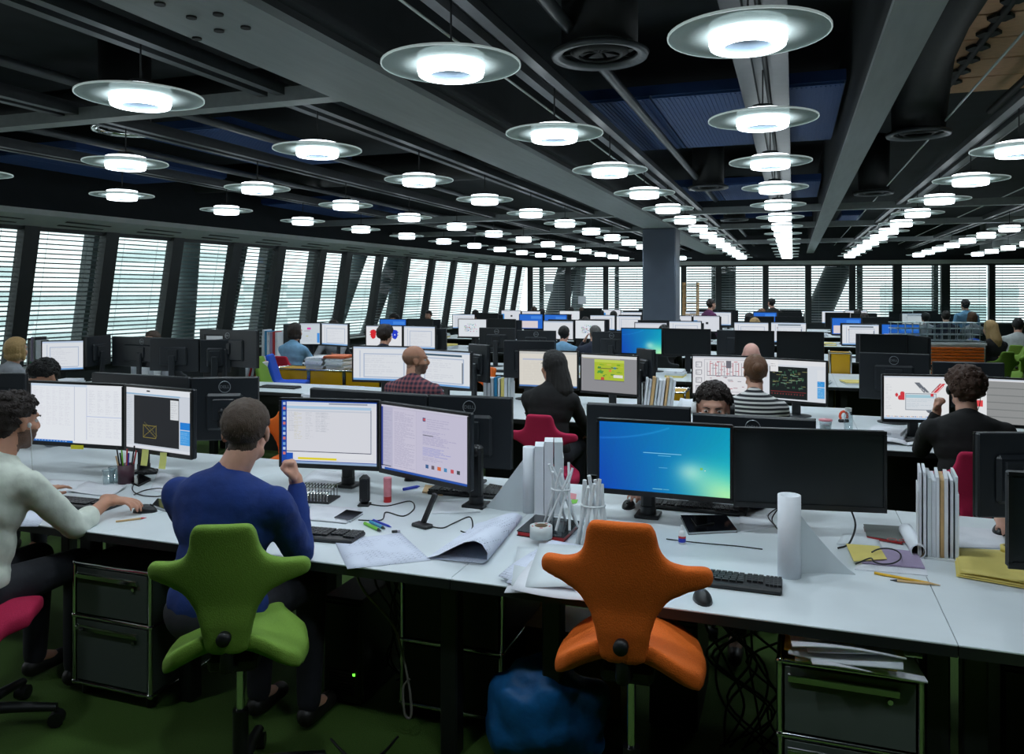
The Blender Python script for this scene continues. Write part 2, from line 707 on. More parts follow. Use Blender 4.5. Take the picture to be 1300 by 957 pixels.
muls = [4.95, 6.2, 7.5, 8.7, 9.9, 11.2, 12.35, 13.6, 14.5, 15.75, 16.95, 18.2, 19.4, 20.7, 21.9, 23.1, 24.0, 24.75]
fins = {1: .45, 2: .3, 3: .12, 6: .18, 7: .5, 10: .35}
for i in range(len(muls) - 1):
    a, b = muls[i], muls[i + 1]
    window(lambda z, o, s=a: wl(s, z, o), lambda z, o, s=b: wl(s, z, o), 'l', fins.get(i), 0.21 if a < 15 else 0.15)
pxs = [673, 721, 769, 822, 868, 912, 972, 1026, 1082, 1139, 1200, 1259, 1318]
for i in range(len(pxs) - 1):
    a, b = far_t(pxs[i]), far_t(pxs[i + 1])
    window(lambda z, o, t=a: fw(t, z, o), lambda z, o, t=b: fw(t, z, o), 'f', .25 if i in (0, 1, 2, 8) else (.9 if i in (9,) else None), 0.24 if i in (10, 9, 3) else 0.17, True, 0.078, 0.016)

# outside: the building's own steel braces, the city below and pale blocks across the street
def brace(p0, p1, w, m):
    d = p1 - p0
    x = FD if abs(d.normalized().dot(FD)) < .9 else FN
    return struct(MB().tube([p0, p1], w, 12, smooth=True).build('outside_brace', m))
M_BRACE = mat('pale_steel_brace', srgb(150, 166, 170), 0.5, var=0.04, scale=3)
M_BRACED = mat('grey_steel_brace', srgb(70, 84, 88), 0.5, var=0.05, scale=3)
brace(wl(10.95, 0.0, 0.55), wl(10.65, 3.2, 0.55), 0.2, M_BRACE)
brace(wl(11.75, 0.0, 0.5), wl(11.95, 3.2, 0.5), 0.12, M_BRACED)
brace(wl(15.0, 0.0, 0.6), wl(16.1, 3.2, 0.6), 0.16, M_BRACE)
brace(wl(16.35, 0.0, 0.6), wl(17.6, 3.2, 0.6), 0.16, M_BRACED)
brace(fw(far_t(1028), 0.0, 1.0), fw(far_t(1083), 3.0, 1.0), 0.4, M_BRACED)
brace(fw(far_t(690), 0.0, 1.0), fw(far_t(722), 3.0, 1.0), 0.36, M_BRACED)
brace(fw(far_t(735), 3.0, 1.0), fw(far_t(724), 0.0, 1.0), 0.2, M_BRACE)
brace(fw(far_t(916), 0, .8), fw(far_t(916), 3.2, .8), 0.26, M_BRACED)
brace(fw(far_t(929), 0, .8), fw(far_t(929), 3.2, .8), 0.2, M_BRACED)
struct(MB().box((0, 100, -60), (900, 900, 1)).build('outside_ground', mat('pale_city_ground', srgb(226, 232, 232), 0.9, var=0.2, scale=0.05)))
M_CITY = mat('pale_stone_facade', srgb(240, 244, 243), 0.8, var=0.05, scale=0.2)
M_CITYW = mat('grey_window_band', srgb(196, 208, 208), 0.5, var=0.08, scale=0.3)


def tower(x, y, w, d, top, label, floors=3.6, rz=0.0):
    t = thing('office_block', label, 'building', (x, y, -59.5), rz)
    MB().box((0, 0, (top + 59.5) / 2), (w, d, top + 59.5)).build('facade', M_CITY, t)
    b = MB()
    z = top - 2
    while z > top - 40 and z > -20:
        b.box((0, 0, z + 59.5), (w + .3, d + .3, floors * 0.42))
        z -= floors
    b.build('window_bands', M_CITYW, t, kind='stuff')
    return t


tower(-120, 78, 26, 20, 6.5, 'pale office block across the street behind the second window bay', rz=.3)
tower(-150, 132, 34, 24, 2.0, 'wide low pale block seen through the third window bay', rz=.2)
tower(-100, 110, 16, 16, 9.5, 'tall pale block with window bands seen past the blue shirted worker', rz=.1)
tower(-76, 126, 14, 16, 3.5, 'narrow pale block beyond the middle windows of the leaning wall')
tower(-110, 170, 40, 30, 4.5, 'distant broad pale block beyond the corner windows')
tower(30, 190, 22, 24, 3.5, 'pale block behind the far windows beside the pillar')
tower(92, 190, 30, 24, 3.0, 'pale block behind the far windows above the scale model')

# the pillar, beams and ceiling gear
struct(MB().box((-2.3, 14.85, 1.45), (0.6, 0.6, 2.9), bev=0.02).build('column', M_COLUMN))
bm = MB()
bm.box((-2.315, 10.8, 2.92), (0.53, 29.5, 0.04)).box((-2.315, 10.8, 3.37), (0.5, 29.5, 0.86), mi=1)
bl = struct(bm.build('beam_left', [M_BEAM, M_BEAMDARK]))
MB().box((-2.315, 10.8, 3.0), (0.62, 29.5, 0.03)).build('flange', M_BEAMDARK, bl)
hl = at(238, 22, 2.9)
for px, py in ((203, 4), (243, 21), (277, 17), (278, 38), (312, 34), (250, 48)):
    p = at(px, py, 2.9)
    MB().cyl((p.x, p.y, 2.892), 0.022, 0.012, 12).build('bolt', M_BLACK, bl)
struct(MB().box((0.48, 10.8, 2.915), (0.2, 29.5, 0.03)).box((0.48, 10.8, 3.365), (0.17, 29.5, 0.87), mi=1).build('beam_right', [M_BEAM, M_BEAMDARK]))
struct(MB().box((5.1, 10.8, 3.35), (0.3, 29.5, 0.9)).build('beam_side', M_BEAM))
for k, (y, z, h) in enumerate(((4.35, 3.0, 0.09), (12.7, 3.0, 0.1), (15.9, 3.0, 0.1), (21.0, 3.0, 0.1))):
    struct(MB().box((-5.6, y, z), (6.0, 0.13, h)).build('beam_cross_%d' % (2 * k + 1), M_BEAM))
    if k:
        struct(MB().box((2.5, y, z), (9, 0.13, h)).build('beam_cross_%d' % (2 * k + 2), M_BEAM))
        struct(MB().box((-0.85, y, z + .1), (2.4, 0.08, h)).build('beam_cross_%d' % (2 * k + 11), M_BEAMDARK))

ROWS = [-6.5, -4.84, -3.13, -1.41, -0.165, 1.48, 3.2, 4.6, 6.3]
ROWTXT = ['row nearest the leaning windows', 'second row from the leaning windows', 'third row from the leaning windows', 'row beside the wide beam', 'row under narrow centre track',
          'first row past the narrow beam', 'second row past the narrow beam', 'third row past the narrow beam', 'fourth row past the narrow beam']
for i, x in enumerate(ROWS):
    w = 0.30 if i == 4 else 0.2
    t = MB()
    t.box((x - w * .32, 11, 3.02), (w * .3, 30, 0.05))
    t.box((x + w * .32, 11, 3.02), (w * .3, 30, 0.05))
    t.box((x, 11, 3.07), (w * .5, 30, 0.04))
    tr = struct(t.build('ceiling_track', M_RAIL))
    MB().tube([(x + w * .05, -3, 3.035), (x + w * .05, 25.5, 3.035)], 0.014, 8).build('conduit', M_BLACK, tr)
    if i not in (4,):
        MB().tube([(x + 0.28, -3, 3.16), (x + 0.28, 25.5, 3.16)], 0.035, 8).build('pipe', M_RAIL, tr)
        MB().tube([(x - 0.33, -3, 3.12), (x - 0.33, 25.5, 3.12)], 0.008, 6).build('rod', M_HEADER, tr)

npan = 0
for (x0, x1, y0, y1, z) in ((-1.75, 0.36, 6.2, 8.5, 3.25), (-1.75, 0.36, 11.6, 14.0, 3.25), (-1.75, 0.36, 17, 19.4, 3.25), (-8.4, -6.9, 6.2, 8.5, 3.2), (-8.4, -6.9, 11.2, 13.8, 3.2), (-6.2, -5.0, 6.2, 8.4, 3.3),
                            (0.9, 1.3, 17, 19.4, 3.25)):
    npan += 1
    pn = struct(MB().box(((x0 + x1) / 2, (y0 + y1) / 2, z + .06), (x1 - x0, y1 - y0, 0.08)).build('ceiling_panel', mat('blue_panel_tray', srgb(30, 62, 118), 0.6, var=0.06, scale=8)))
    nx = 3 if x1 - x0 > 1.4 else 1
    for k in range(nx):
        w = (x1 - x0) / nx
        rb = MB()
        rb.box((x0 + w * (k + .5), (y0 + y1) / 2, z + .01), (w - .02, y1 - y0 - .04, 0.02))
        n = int(w / 0.035)
        for q in range(n):
            rb.box((x0 + w * k + .02 + (q + .5) * (w - .04) / n, (y0 + y1) / 2, z - .002), (0.012, y1 - y0 - .1, 0.006))
        rb.build('panel', M_BLUEPANEL, pn)

# tan timber soffit seen past the narrow beam, plank by plank, with its chain of dark plates
pl = struct(MB().box((2.3, 6.4, 3.72), (2.7, 4.6, 0.06)).build('ceiling_soffit', M_SLAB))
for k in range(15):
    MB().box((2.3, 4.3 + k * 0.3, 3.67 - 0.004 * (k % 2)), (2.6, 0.285, 0.03)).build('plank', M_TIMBER, pl)
for k in range(9):
    y = 5.2 + k * 0.36
    MB().lathe([(0, -.012), (0.085, -.012), (0.085, .012), (0, .012)], 6, (1.345, y, 3.632), smooth=False).build('plate', M_BLACK, pl)
MB().tube([(1.345, 4.4, 3.64), (1.345, 8.4, 3.64)], 0.03, 6).build('chain', M_BLACK, pl)
MB().tube([(1.75, 4.2, 3.45), (1.75, 8.6, 3.45)], 0.03, 6).build('rail', M_BLACK, pl)


def diffuser(x, y, label, duct=True, r=0.24, z=3.04, m=None, collar=.78):
    t = thing('ceiling_diffuser', label, 'air vent', (x, y, z))
    MB().lathe([(r * .8, 0.0), (r, -0.012), (r * 1.04, 0.012), (r * .9, 0.03), (r * .78, 0.02)], 32, closed=True).build('ring', m or M_RAIL, t)
    MB().lathe([(r * .45, -0.005), (r * .62, 0.02), (r * .58, 0.03), (r * .42, 0.01)], 24, closed=True).build('inner_ring', M_BLACK, t)
    b = MB().lathe([(0, 0.05), (r * .8, 0.05), (r * .82, max(collar, .06)), (0, max(collar, .06))], 24)
    for k in range(8):
        a = k * PI / 4
        b.box((math.cos(a) * r * .4, math.sin(a) * r * .4, 0.03), (r * .75, 0.008, 0.02), a)
    b.build('duct_collar', M_BLACK, t)
    return t


diffuser(-1.0, 4.28, 'round black ceiling vent before the first blue panel', r=0.26)
diffuser(-5.05, 5.0, 'thin round ceiling vent ring behind the first lamp near the windows', m=M_CHROME)
diffuser(0.97, 7.3, 'round ceiling vent with dangling tag under the bent black duct', collar=.04)
diffuser(1.0, 11.5, 'small round ceiling vent further along beside the narrow beam')
diffuser(-1.0, 14.9, 'round black ceiling vent beyond the second blue panel')
diffuser(-6.6, 3.7, 'large dark round ceiling vent at the edge near the windows', r=0.3)
diffuser(-1.0, 10.2, 'round black ceiling vent between the two blue panels')
du = MB().tube([(0.97, 7.3, 3.08), (0.97, 7.25, 3.25), (0.95, 7.0, 3.40), (0.9, 6.4, 3.46), (0.86, 5.6, 3.46), (0.86, 4.0, 3.46), (0.86, 2.0, 3.46)], [0.2, 0.21, 0.21, 0.19, 0.185, 0.185, 0.185], 18)
tag(du.build('air_duct', M_BLACK), 'fat bent black air duct beside the narrow beam', 'duct')
du = MB().tube([(-1.0, 4.28, 3.8), (-1.0, 4.1, 3.55), (-1.0, 3.4, 3.5), (-1.0, 0, 3.5)], [0.18, 0.2, 0.2, 0.2], 16)
tag(du.build('air_duct', M_BLACK), 'black air duct running to the first round vent', 'duct')
du = MB().tube([(-8.5, 5.5, 3.42), (-3, 5.5, 3.42)], 0.16, 14)
tag(du.build('air_duct', M_BLACK), 'black air duct crossing above the lamps near the leaning windows', 'duct')
du = MB().tube([(-8.3, 9.6, 3.4), (-2.8, 9.6, 3.4)], 0.2, 14)
tag(du.build('air_duct', M_BLACK), 'second black air duct crossing above the lamps nearer the pillar', 'duct')

# ---------------------------------------------------------------- ceiling lamps: glass disc, glowing lens ring
m = bpy.data.materials.new('frosted_disc')
m.use_nodes = True
nt = m.node_tree
nt.nodes.clear()
o_ = nt.nodes.new('ShaderNodeOutputMaterial')
t_ = nt.nodes.new('ShaderNodeBsdfTransparent')
d_ = nt.nodes.new('ShaderNodeBsdfDiffuse')
tl_ = nt.nodes.new('ShaderNodeBsdfTranslucent')
m1 = nt.nodes.new('ShaderNodeMixShader')
m2 = nt.nodes.new('ShaderNodeMixShader')
no_ = nt.nodes.new('ShaderNodeTexNoise')
no_.inputs['Scale'].default_value = 60
rp_ = nt.nodes.new('ShaderNodeValToRGB')
rp_.color_ramp.elements[0].color = (0.58, 0.66, 0.65, 1)
rp_.color_ramp.elements[1].color = (0.68, 0.75, 0.74, 1)
nt.links.new(no_.outputs['Fac'], rp_.inputs['Fac'])
nt.links.new(rp_.outputs['Color'], d_.inputs['Color'])
nt.links.new(rp_.outputs['Color'], tl_.inputs['Color'])
t_.inputs['Color'].default_value = (0.8, 0.88, 0.87, 1)
m1.inputs['Fac'].default_value = 0.25
m2.inputs['Fac'].default_value = 0.72
nt.links.new(d_.outputs[0], m1.inputs[1])
nt.links.new(tl_.outputs[0], m1.inputs[2])
nt.links.new(t_.outputs[0], m2.inputs[1])
nt.links.new(m1.outputs[0], m2.inputs[2])
nt.links.new(m2.outputs[0], o_.inputs['Surface'])
M_DISC = m
M_LENS = mat('glowing_lens', (0.8, 0.85, 0.88), 0.3, emit=(0.86, 0.95, 1.0), glow=LENS_GLOW, var=0.02)
M_LENSIN = mat('lens_inner', srgb(120, 135, 150), 0.3, var=0.03, emit=(.75, .88, 1.0), glow=0.08)
M_RIM = mat('glass_edge', srgb(205, 225, 222), 0.2, var=0.02, emit=(0.8, 0.95, 0.95), glow=0.25)
spot = bpy.data.lights.new('lamp_light', 'SPOT')
spot.energy = SPOT_W
spot.color = (0.80, 0.92, 1.0)
spot.spot_size = math.radians(150)
spot.spot_blend = 0.6
spot.shadow_soft_size = 0.06
LZ = 2.738


def make_lamp(loc, label, group):
    t = thing('ceiling_lamp', label, 'ceiling lamp', loc, 0, group)
    MB().lathe([(0.15, 0.006), (0.318, 0.006), (0.318, -0.002), (0.15, -0.002)], 40, closed=True).build('disc', M_DISC, t)
    MB().lathe([(0.318, 0.007), (0.323, 0.007), (0.323, -0.003), (0.318, -0.003)], 40, closed=True).build('rim', M_RIM, t)
    prof = [(0.10, 0.052), (0.146, 0.050)]
    for k in range(7):
        z = 0.046 - k * 0.013
        prof += [(0.155, z), (0.151, z - .006)]
    prof += [(0.15, -0.048), (0.145, -0.052), (0.098, -0.052), (0.094, -0.048)]
    MB().lathe(prof, 36).build('lens', M_LENS, t)
    MB().lathe([(0.094, -0.048), (0.088, -0.03), (0.078, -0.02), (0.076, 0.052), (0.10, 0.052)], 30).build('lens_collar', M_LENSIN, t)
    b = MB().lathe([(0, 0.085), (0.06, 0.085), (0.076, 0.062), (0.076, 0.05), (0, 0.048)], 24)
    b.cyl((0, 0, 0.08), 0.005, 0.22, 6)
    b.build('hanger', M_BLACK, t)
    l = bpy.data.objects.new('lamp_light', spot)
    COL.objects.link(l)
    l.parent = t
    l.location = (0, 0, -0.03)
    t.scale = (.945, .945, .945)
    return t


BEHIND = []
lamp0 = None
for i, x in enumerate(ROWS):
    n = 0
    for k in range(-1, 14):
        y = 3.2 + 1.6 * k
        if k < 0:
            # the same rows go on over and behind the camera
            if -5 < x < 3.5:
                BEHIND.append((x, y, LZ, i, k))
            continue
        d = -x * SIN + y * COS
        l = x * COS + y * SIN
        px = 650 + FOC * l / d
        py = HOR - FOC * (LZ - EYE) / d
        r = FOC * .33 / d
        if px < -r or px > 1300 + r or py < -r * .4 or x < wl(y, ZH).x + 0.9 or y > 23.8 + (x + 8) * .15:
            continue
        lab = 'ring lamp with glass disc, %s from the front, %s' % (ordinal(n), ROWTXT[i])
        n += 1
        if lamp0 is None:
            lamp0 = make_lamp((x, y, LZ), lab, 'ring lamps on the ceiling tracks')
        else:
            copy_tree(lamp0, (x, y, LZ), 0, lab)
for x, y, z, i, k in BEHIND:
    copy_tree(lamp0, (x, y, z), 0, 'ring lamp with glass disc, nearest the viewer, %s' % ROWTXT[i])

# ---------------------------------------------------------------- desks
DESK = 0.73
DEPTH = 1.5
M_TOP = mat('white_laminate', srgb(214, 222, 226), 0.38, var=0.03, scale=6)
M_EDGE = mat('black_edge', srgb(22, 24, 26), 0.5)
M_LEG = mat('black_powder_coat', srgb(20, 22, 24), 0.45)
ROWEDGE = [2.6, 6.05, 9.2, 12.5, 15.9, 19.1, 21.6]
ROWNAME = ['nearest desk row', 'second desk row', 'third desk row', 'fourth desk row', 'fifth desk row', 'sixth desk row', 'last desk row']


def make_desk(loc, label, panel=False, li=.07, ri=.07, DEPTH=DEPTH):
    t = thing('bench_desk', label, 'desk', loc, 0, 'white bench desks')
    w = 1.598
    MB().box((0, DEPTH / 2, DESK - .003), (w, DEPTH, 0.006), bev=0.0015).build('worktop', M_TOP, t)
    b = MB()
    b.box((0, DEPTH / 2, DESK - .022), (w - .001, DEPTH - .001, 0.032))
    b.build('edge_board', M_EDGE, t)
    for sx in (-1, 1):
        for y in (0.18, DEPTH - .18):
            MB().box((sx * (w / 2 - (li if sx < 0 else ri)), y, 0.34), (0.07, 0.07, 0.68), bev=.006).build('leg', M_LEG, t)
        MB().box((sx * (w / 2 - (li if sx < 0 else ri)), DEPTH / 2, 0.66), (0.06, DEPTH - .3, 0.05)).build('crossbar', M_LEG, t)
    MB().box((0, DEPTH / 2, 0.58), (w - .3, 0.3, 0.02)).box((0, DEPTH / 2 - .15, 0.61), (w - .3, 0.01, 0.08)).box((0, DEPTH / 2 + .15, 0.61), (w - .3, 0.01, 0.08)).build('cable_tray', M_LEG, t)
    if panel:
        MB().box((0, DEPTH / 2, .33), (w - .2, .02, .56)).build('modesty_panel', M_LEG, t)
    return t


desk0 = None
DESKS = {0: range(-3, 2), 1: range(-4, 2), 2: range(-4, 2), 3: range(-4, 2), 4: range(-4, 2), 5: range(-4, 3), 6: range(-3, 3)}
for k, js in DESKS.items():
    for n, j in enumerate(js):
        x = -0.35 + 1.6 * j
        y = ROWEDGE[k]
        if k == 1 and j == 1:
            y = 5.65
        if k == 6:
            y = 21.6
        if k == 2 and j <= -3:
            y = 9.65
        lab = 'white bench desk with black edge, %s along the %s from the leaning windows' % (ordinal(n), ROWNAME[k])
        if k == 0:
            desk0 = make_desk((x, y, 0), lab, False, *{0: (.33, .03), -1: (.3, .07), -2: (.3, .25)}.get(j, (.07, .07)))
        elif k == 1 and j == -3:
            make_desk((x, 6.85, 0), 'white half depth desk in front of the tub chairs', True, DEPTH=.72)
        elif k == 1 and n == 0:
            desk1 = make_desk((x, y, 0), lab, True)
        else:
            copy_tree(desk1 if k else desk0, (x, y, 0), 0, lab)

# ---------------------------------------------------------------- screens
M_SCREEN = mat_screen()
M_OFF = mat('dark_screen_glass', srgb(24, 28, 30), 0.28, spec=0.4, var=0.02)
M_CASE = mat('black_monitor_plastic', srgb(28, 33, 38), 0.42, var=0.05, scale=60)
M_BEZEL = mat('black_bezel', srgb(14, 15, 17), 0.35)
M_LOGO = mat('silver_logo', srgb(150, 156, 160), 0.3, 0.6)


class Pic:
    """Flat picture on a monitor: coloured rectangles, drawn on a coarse grid that becomes the faces of the screen."""

    def __init__(self, w, h, bg):
        self.a = np.zeros((h, w, 3))
        self.a[:] = bg
        self.w, self.h = w, h

    def r(self, x0, y0, x1, y1, c):
        X0, X1 = int(round(x0 * self.w)), max(int(round(x1 * self.w)), int(round(x0 * self.w)) + 1)
        Y0, Y1 = int(round(y0 * self.h)), max(int(round(y1 * self.h)), int(round(y0 * self.h)) + 1)
        self.a[max(Y0, 0):Y1, max(X0, 0):X1] = c
        return self

    def lines(self, x0, y0, x1, y1, n, c, seed=0, fill=0.8, words=5):
        rr = random.Random(seed)
        for k in range(n):
            y = y0 + (y1 - y0) * k / n
            e = x0 + (x1 - x0) * fill * (0.4 + 0.6 * rr.random())
            x = x0
            while x < e:
                wd = (x1 - x0) / words * (0.3 + rr.random())
                yy = min(int(round(y * self.h)), self.h - 1)
                bg = self.a[yy, min(int(x * self.w), self.w - 1)]
                self.r(x, y, min(x + wd, e), y + 0.4 / self.h, np.array(c) * .45 + bg * .55)
                x += wd + 1.2 / self.w
        return self

    def box(self, x0, y0, x1, y1, c):
        self.r(x0, y0, x1, y0, c).r(x0, y1, x1, y1, c).r(x0, y0, x0, y1, c)
        return self.r(x1, y0, x1, y1, c)

    def line(self, x0, y0, x1, y1, c):
        n = int(max(abs(x1 - x0) * self.w, abs(y1 - y0) * self.h)) + 1
        for k in range(n + 1):
            x, y = x0 + (x1 - x0) * k / n, y0 + (y1 - y0) * k / n
            X, Y = min(int(x * self.w), self.w - 1), min(int(y * self.h), self.h - 1)
            self.a[Y, X] = c
        return self

    def disc(self, x, y, rad, c):
        yy, xx = np.mgrid[0:self.h, 0:self.w]
        m = ((xx + .5) / self.w - x) ** 2 * (self.w / self.h) ** 2 + ((yy + .5) / self.h - y) ** 2 < rad ** 2
        self.a[m] = c
        return self

    def mesh(self, W, H, name='screen'):
        """Faces in the plane y = 0, facing -Y, lower edge at z = 0, centred on x = 0. Runs of equal colour become one face."""
        c = self.a / 255.0
        lin = np.where(c <= 0.04045, c / 12.92, ((c + 0.055) / 1.055) ** 2.4)
        v, f, col = [], [], []
        idx = {}
        def vert(i, j):
            if (i, j) not in idx:
                idx[(i, j)] = len(v)
                v.append((-W / 2 + W * i / self.w, 0, H - H * j / self.h))
            return idx[(i, j)]
        done = np.zeros((self.h, self.w), bool)
        for j in range(self.h):
            i = 0
            while i < self.w:
                if done[j, i]:
                    i += 1
                    continue
                e = i + 1
                while e < self.w and not done[j, e] and (self.a[j, e] == self.a[j, i]).all():
                    e += 1
                b = j + 1
                while b < self.h and not done[b, i:e].any() and (self.a[b, i:e] == self.a[j, i]).all():
                    b += 1
                done[j:b, i:e] = True
                f.append((vert(i, b), vert(e, b), vert(e, j), vert(i, j)))
                col.append(lin[j, i])
                i = e
        me = bpy.data.meshes.new(name)
        me.from_pydata(v, [], f)
        at_ = me.color_attributes.new('Col', 'FLOAT_COLOR', 'CORNER')
        arr = np.ones((len(f), 4, 4))
        arr[:, :, :3] = np.array(col)[:, None, :]
        at_.data.foreach_set('color', arr.reshape(-1))
        me.materials.append(M_SCREEN)
        return me


GREY = (120, 128, 140)


def pic_lists(seed=1):
    p = Pic(150, 92, (236, 240, 246))
    p.r(0, 0, .62, .04, (206, 222, 240)).r(.0, .04, .005, .94, (200, 206, 220))
    for c in range(6):
        p.lines(.03 + c * .07, .08, .09 + c * .07, .72, 26, (214, 214, 226), seed + c, 1, 2)
    p.r(.478, .03, .486, .97, (196, 202, 220)).r(.61, .05, .615, .93, (196, 204, 226)).r(.61, .53, 1, .545, (186, 200, 232))
    for c in range(4):
        p.lines(.64 + c * .09, .1, .71 + c * .09, .5, 16, (206, 208, 220), seed + 9 + c, 1, 2)
        p.lines(.64 + c * .09, .58, .71 + c * .09, .9, 12, (212, 214, 226), seed + 19 + c, 1, 2)
    p.r(0, .965, .47, 1, (30, 110, 200))
    for c in range(12):
        p.r(.02 + c * .033, .975, .036 + c * .033, .99, (200, 220, 240))
    return p


def pic_drawing():
    p = Pic(130, 86, (206, 214, 226))
    p.r(0, 0, 1, .09, (232, 236, 242)).r(.32, .04, .38, .055, (60, 60, 66)).r(0, .09, .84, .115, (150, 186, 216))
    p.r(0, .12, .12, .98, (214, 220, 228)).lines(.01, .16, .11, .9, 22, (180, 190, 204), 3, 1, 3)
    p.r(.125, .13, .82, .93, (30, 32, 36)).r(.69, .16, .815, .48, (224, 228, 232)).lines(.7, .2, .8, .46, 8, (170, 176, 184), 5, 1, 3)
    y = (128, 116, 50)
    p.box(.27, .6, .47, .8, y).line(.27, .6, .47, .8, y).line(.27, .8, .47, .6, y).line(.29, .56, .49, .76, (96, 92, 46))
    p.r(.84, .12, 1, .98, (212, 218, 228)).r(.84, .5, .985, .62, (30, 130, 220)).r(.84, .63, .985, .86, (70, 160, 232)).lines(.85, .66, .97, .84, 6, (170, 210, 245), 5, 1, 3)
    p.r(0, .95, 1, 1, (226, 230, 238))
    return p


def pic_explorer():
    p = Pic(150, 92, (28, 72, 168))
    for k in range(11):
        p.r(.012, .03 + k * .08, .038, .075 + k * .08, [(190, 206, 230), (210, 120, 110), (120, 170, 220)][k % 3])
    p.r(.05, .02, .995, .96, (226, 228, 236)).r(.06, .02, .99, .07, (214, 222, 236)).r(.5, .035, .9, .05, (150, 156, 170)).r(.05, .09, .94, .13, (176, 206, 232))
    p.r(.05, .13, .93, .80, (222, 224, 232)).r(.05, .8, .935, .815, (52, 60, 84)).r(.93, .13, .937, .81, (70, 90, 130))
    for c, x in enumerate((.07, .13, .25, .36, .42)):
        p.lines(x, .18, x + .09, .62 if c in (1, 2) else .5, 17, (190, 194, 204) if c != 1 else (206, 202, 170), 31 + c, 1, 2)
    p.r(.05, .15, .93, .175, (204, 210, 222))
    p.r(.05, .84, .12, .96, (24, 84, 190)).r(.14, .83, .96, .9, (230, 232, 238)).r(.17, .905, .58, .935, (232, 216, 40)).r(.12, .965, 1, 1, (150, 176, 212))
    return p


def pic_mail():
    p = Pic(150, 92, (196, 192, 214))
    p.r(0, 0, .02, .96, (60, 76, 156)).r(0, 0, 1, .03, (206, 204, 222)).r(.02, .03, .14, .96, (190, 188, 212)).r(.14, .04, .42, .96, (206, 202, 222)).r(.43, .04, .995, .96, (202, 198, 220))
    p.lines(.03, .1, .13, .9, 30, (160, 158, 190), 2, 1, 2)
    p.lines(.16, .09, .41, .93, 38, (164, 160, 190), 4, 1, 5)
    p.r(.5, .12, .535, .175, (40, 60, 120)).r(.51, .13, .53, .16, (200, 90, 100))
    p.lines(.55, .13, .95, .3, 5, (160, 156, 190), 6, .7, 8).lines(.5, .32, .97, .52, 9, (150, 146, 190), 7, .9, 9)
    p.r(.5, .37, .62, .385, (70, 70, 90)).lines(.5, .55, .97, .68, 6, (120, 130, 210), 8, .95, 4).lines(.5, .7, .8, .76, 3, (160, 156, 190), 9, .8, 6)
    for k, c in enumerate(((60, 100, 150), (110, 96, 110), (220, 110, 60), (70, 140, 190), (200, 80, 90), (70, 76, 84))):
        p.r(.53 + k * .07, .8, .565 + k * .07, .855, c)
    p.r(0, .93, .12, .945, (40, 40, 60)).r(0, .965, 1, 1, (44, 88, 176)).r(.005, .967, .04, .995, (190, 200, 230))
    return p


def pic_desktop(w=150, h=92):
    """Blue welcome screen: a soft cyan glow from the lower corner."""
    p = Pic(w, h, (10, 90, 190))
    yy, xx = np.mgrid[0:h, 0:w]
    x, y = (xx + .5) / w, (yy + .5) / h
    base = np.stack([6 + 0 * x, 96 + 84 * x - 26 * y * (1 - x) - 20 * (1 - y) * x, 186 + 26 * x - 10 * y * x - 16 * (1 - y) * x], -1)
    d1 = np.exp(-(((x - .84) / .22) ** 2 + ((y - .76) / .26) ** 2))
    d2 = np.exp(-(((x - .70) / .10) ** 2 + ((y - .66) / .14) ** 2))
    d3 = np.exp(-(((x - 1.0) / .24) ** 2 + ((y - 1.02) / .26) ** 2))
    arc = np.exp(-((np.hypot((x + .05) / 1.0, (y + .75) / 1.0) - 1.0) / .012) ** 2) * .18 * (x < .55)
    a = base + d1[..., None] * np.array([70, 44, 6]) + d2[..., None] * np.array([95, 50, 20]) + d3[..., None] * np.array([150, 60, -20]) + arc[..., None] * 120
    p.a = np.clip(np.round(a / 3) * 3, 0, 255)
    if w > 100:
        p.r(.345, .425, .64, .437, (120, 200, 235)).r(.46, .455, .56, .463, (90, 180, 225)).r(.47, .63, .53, .637, (80, 170, 220))
        p.r(.42, .945, .49, .957, (120, 200, 220)).r(.5, .948, .55, .957, (90, 180, 215)).r(.02, .93, .03, .945, (150, 210, 240)).r(.78, .60, .80, .63, (120, 200, 110)).r(.81, .63, .82, .645, (250, 250, 230))
    return p


def pic_white(seed, side=False):
    rr = random.Random(seed)
    p = Pic(56, 36, (228, 232, 238))
    p.r(0, 0, 1, .06, (190, 208, 232)).r(.1, .12, .12, .92, (190, 200, 220)).box(.18, .2, .88, .9, (176, 190, 214)).lines(.2, .26, .86, .85, 9, (206, 210, 220), seed, .9, 6)
    p.r(0, .95, 1, 1, (120, 170, 225))
    if side:
        p.r(.2, .08, .86, .14, (60, 90, 110)).r(.86, .3, .88, .9, (90, 100, 110)).r(.16, .24, .2, .28, (150, 90, 60))
    return p


def pic_browser():
    p = Pic(70, 44, (226, 222, 212))
    p.r(0, 0, 1, .06, (206, 206, 202)).r(.05, .2, .45, .24, (190, 196, 214)).lines(.06, .3, .9, .85, 12, (212, 206, 198), 3, .8, 6).disc(.64, .12, .025, (120, 130, 100)).r(0, .96, 1, 1, (90, 130, 190))
    return p


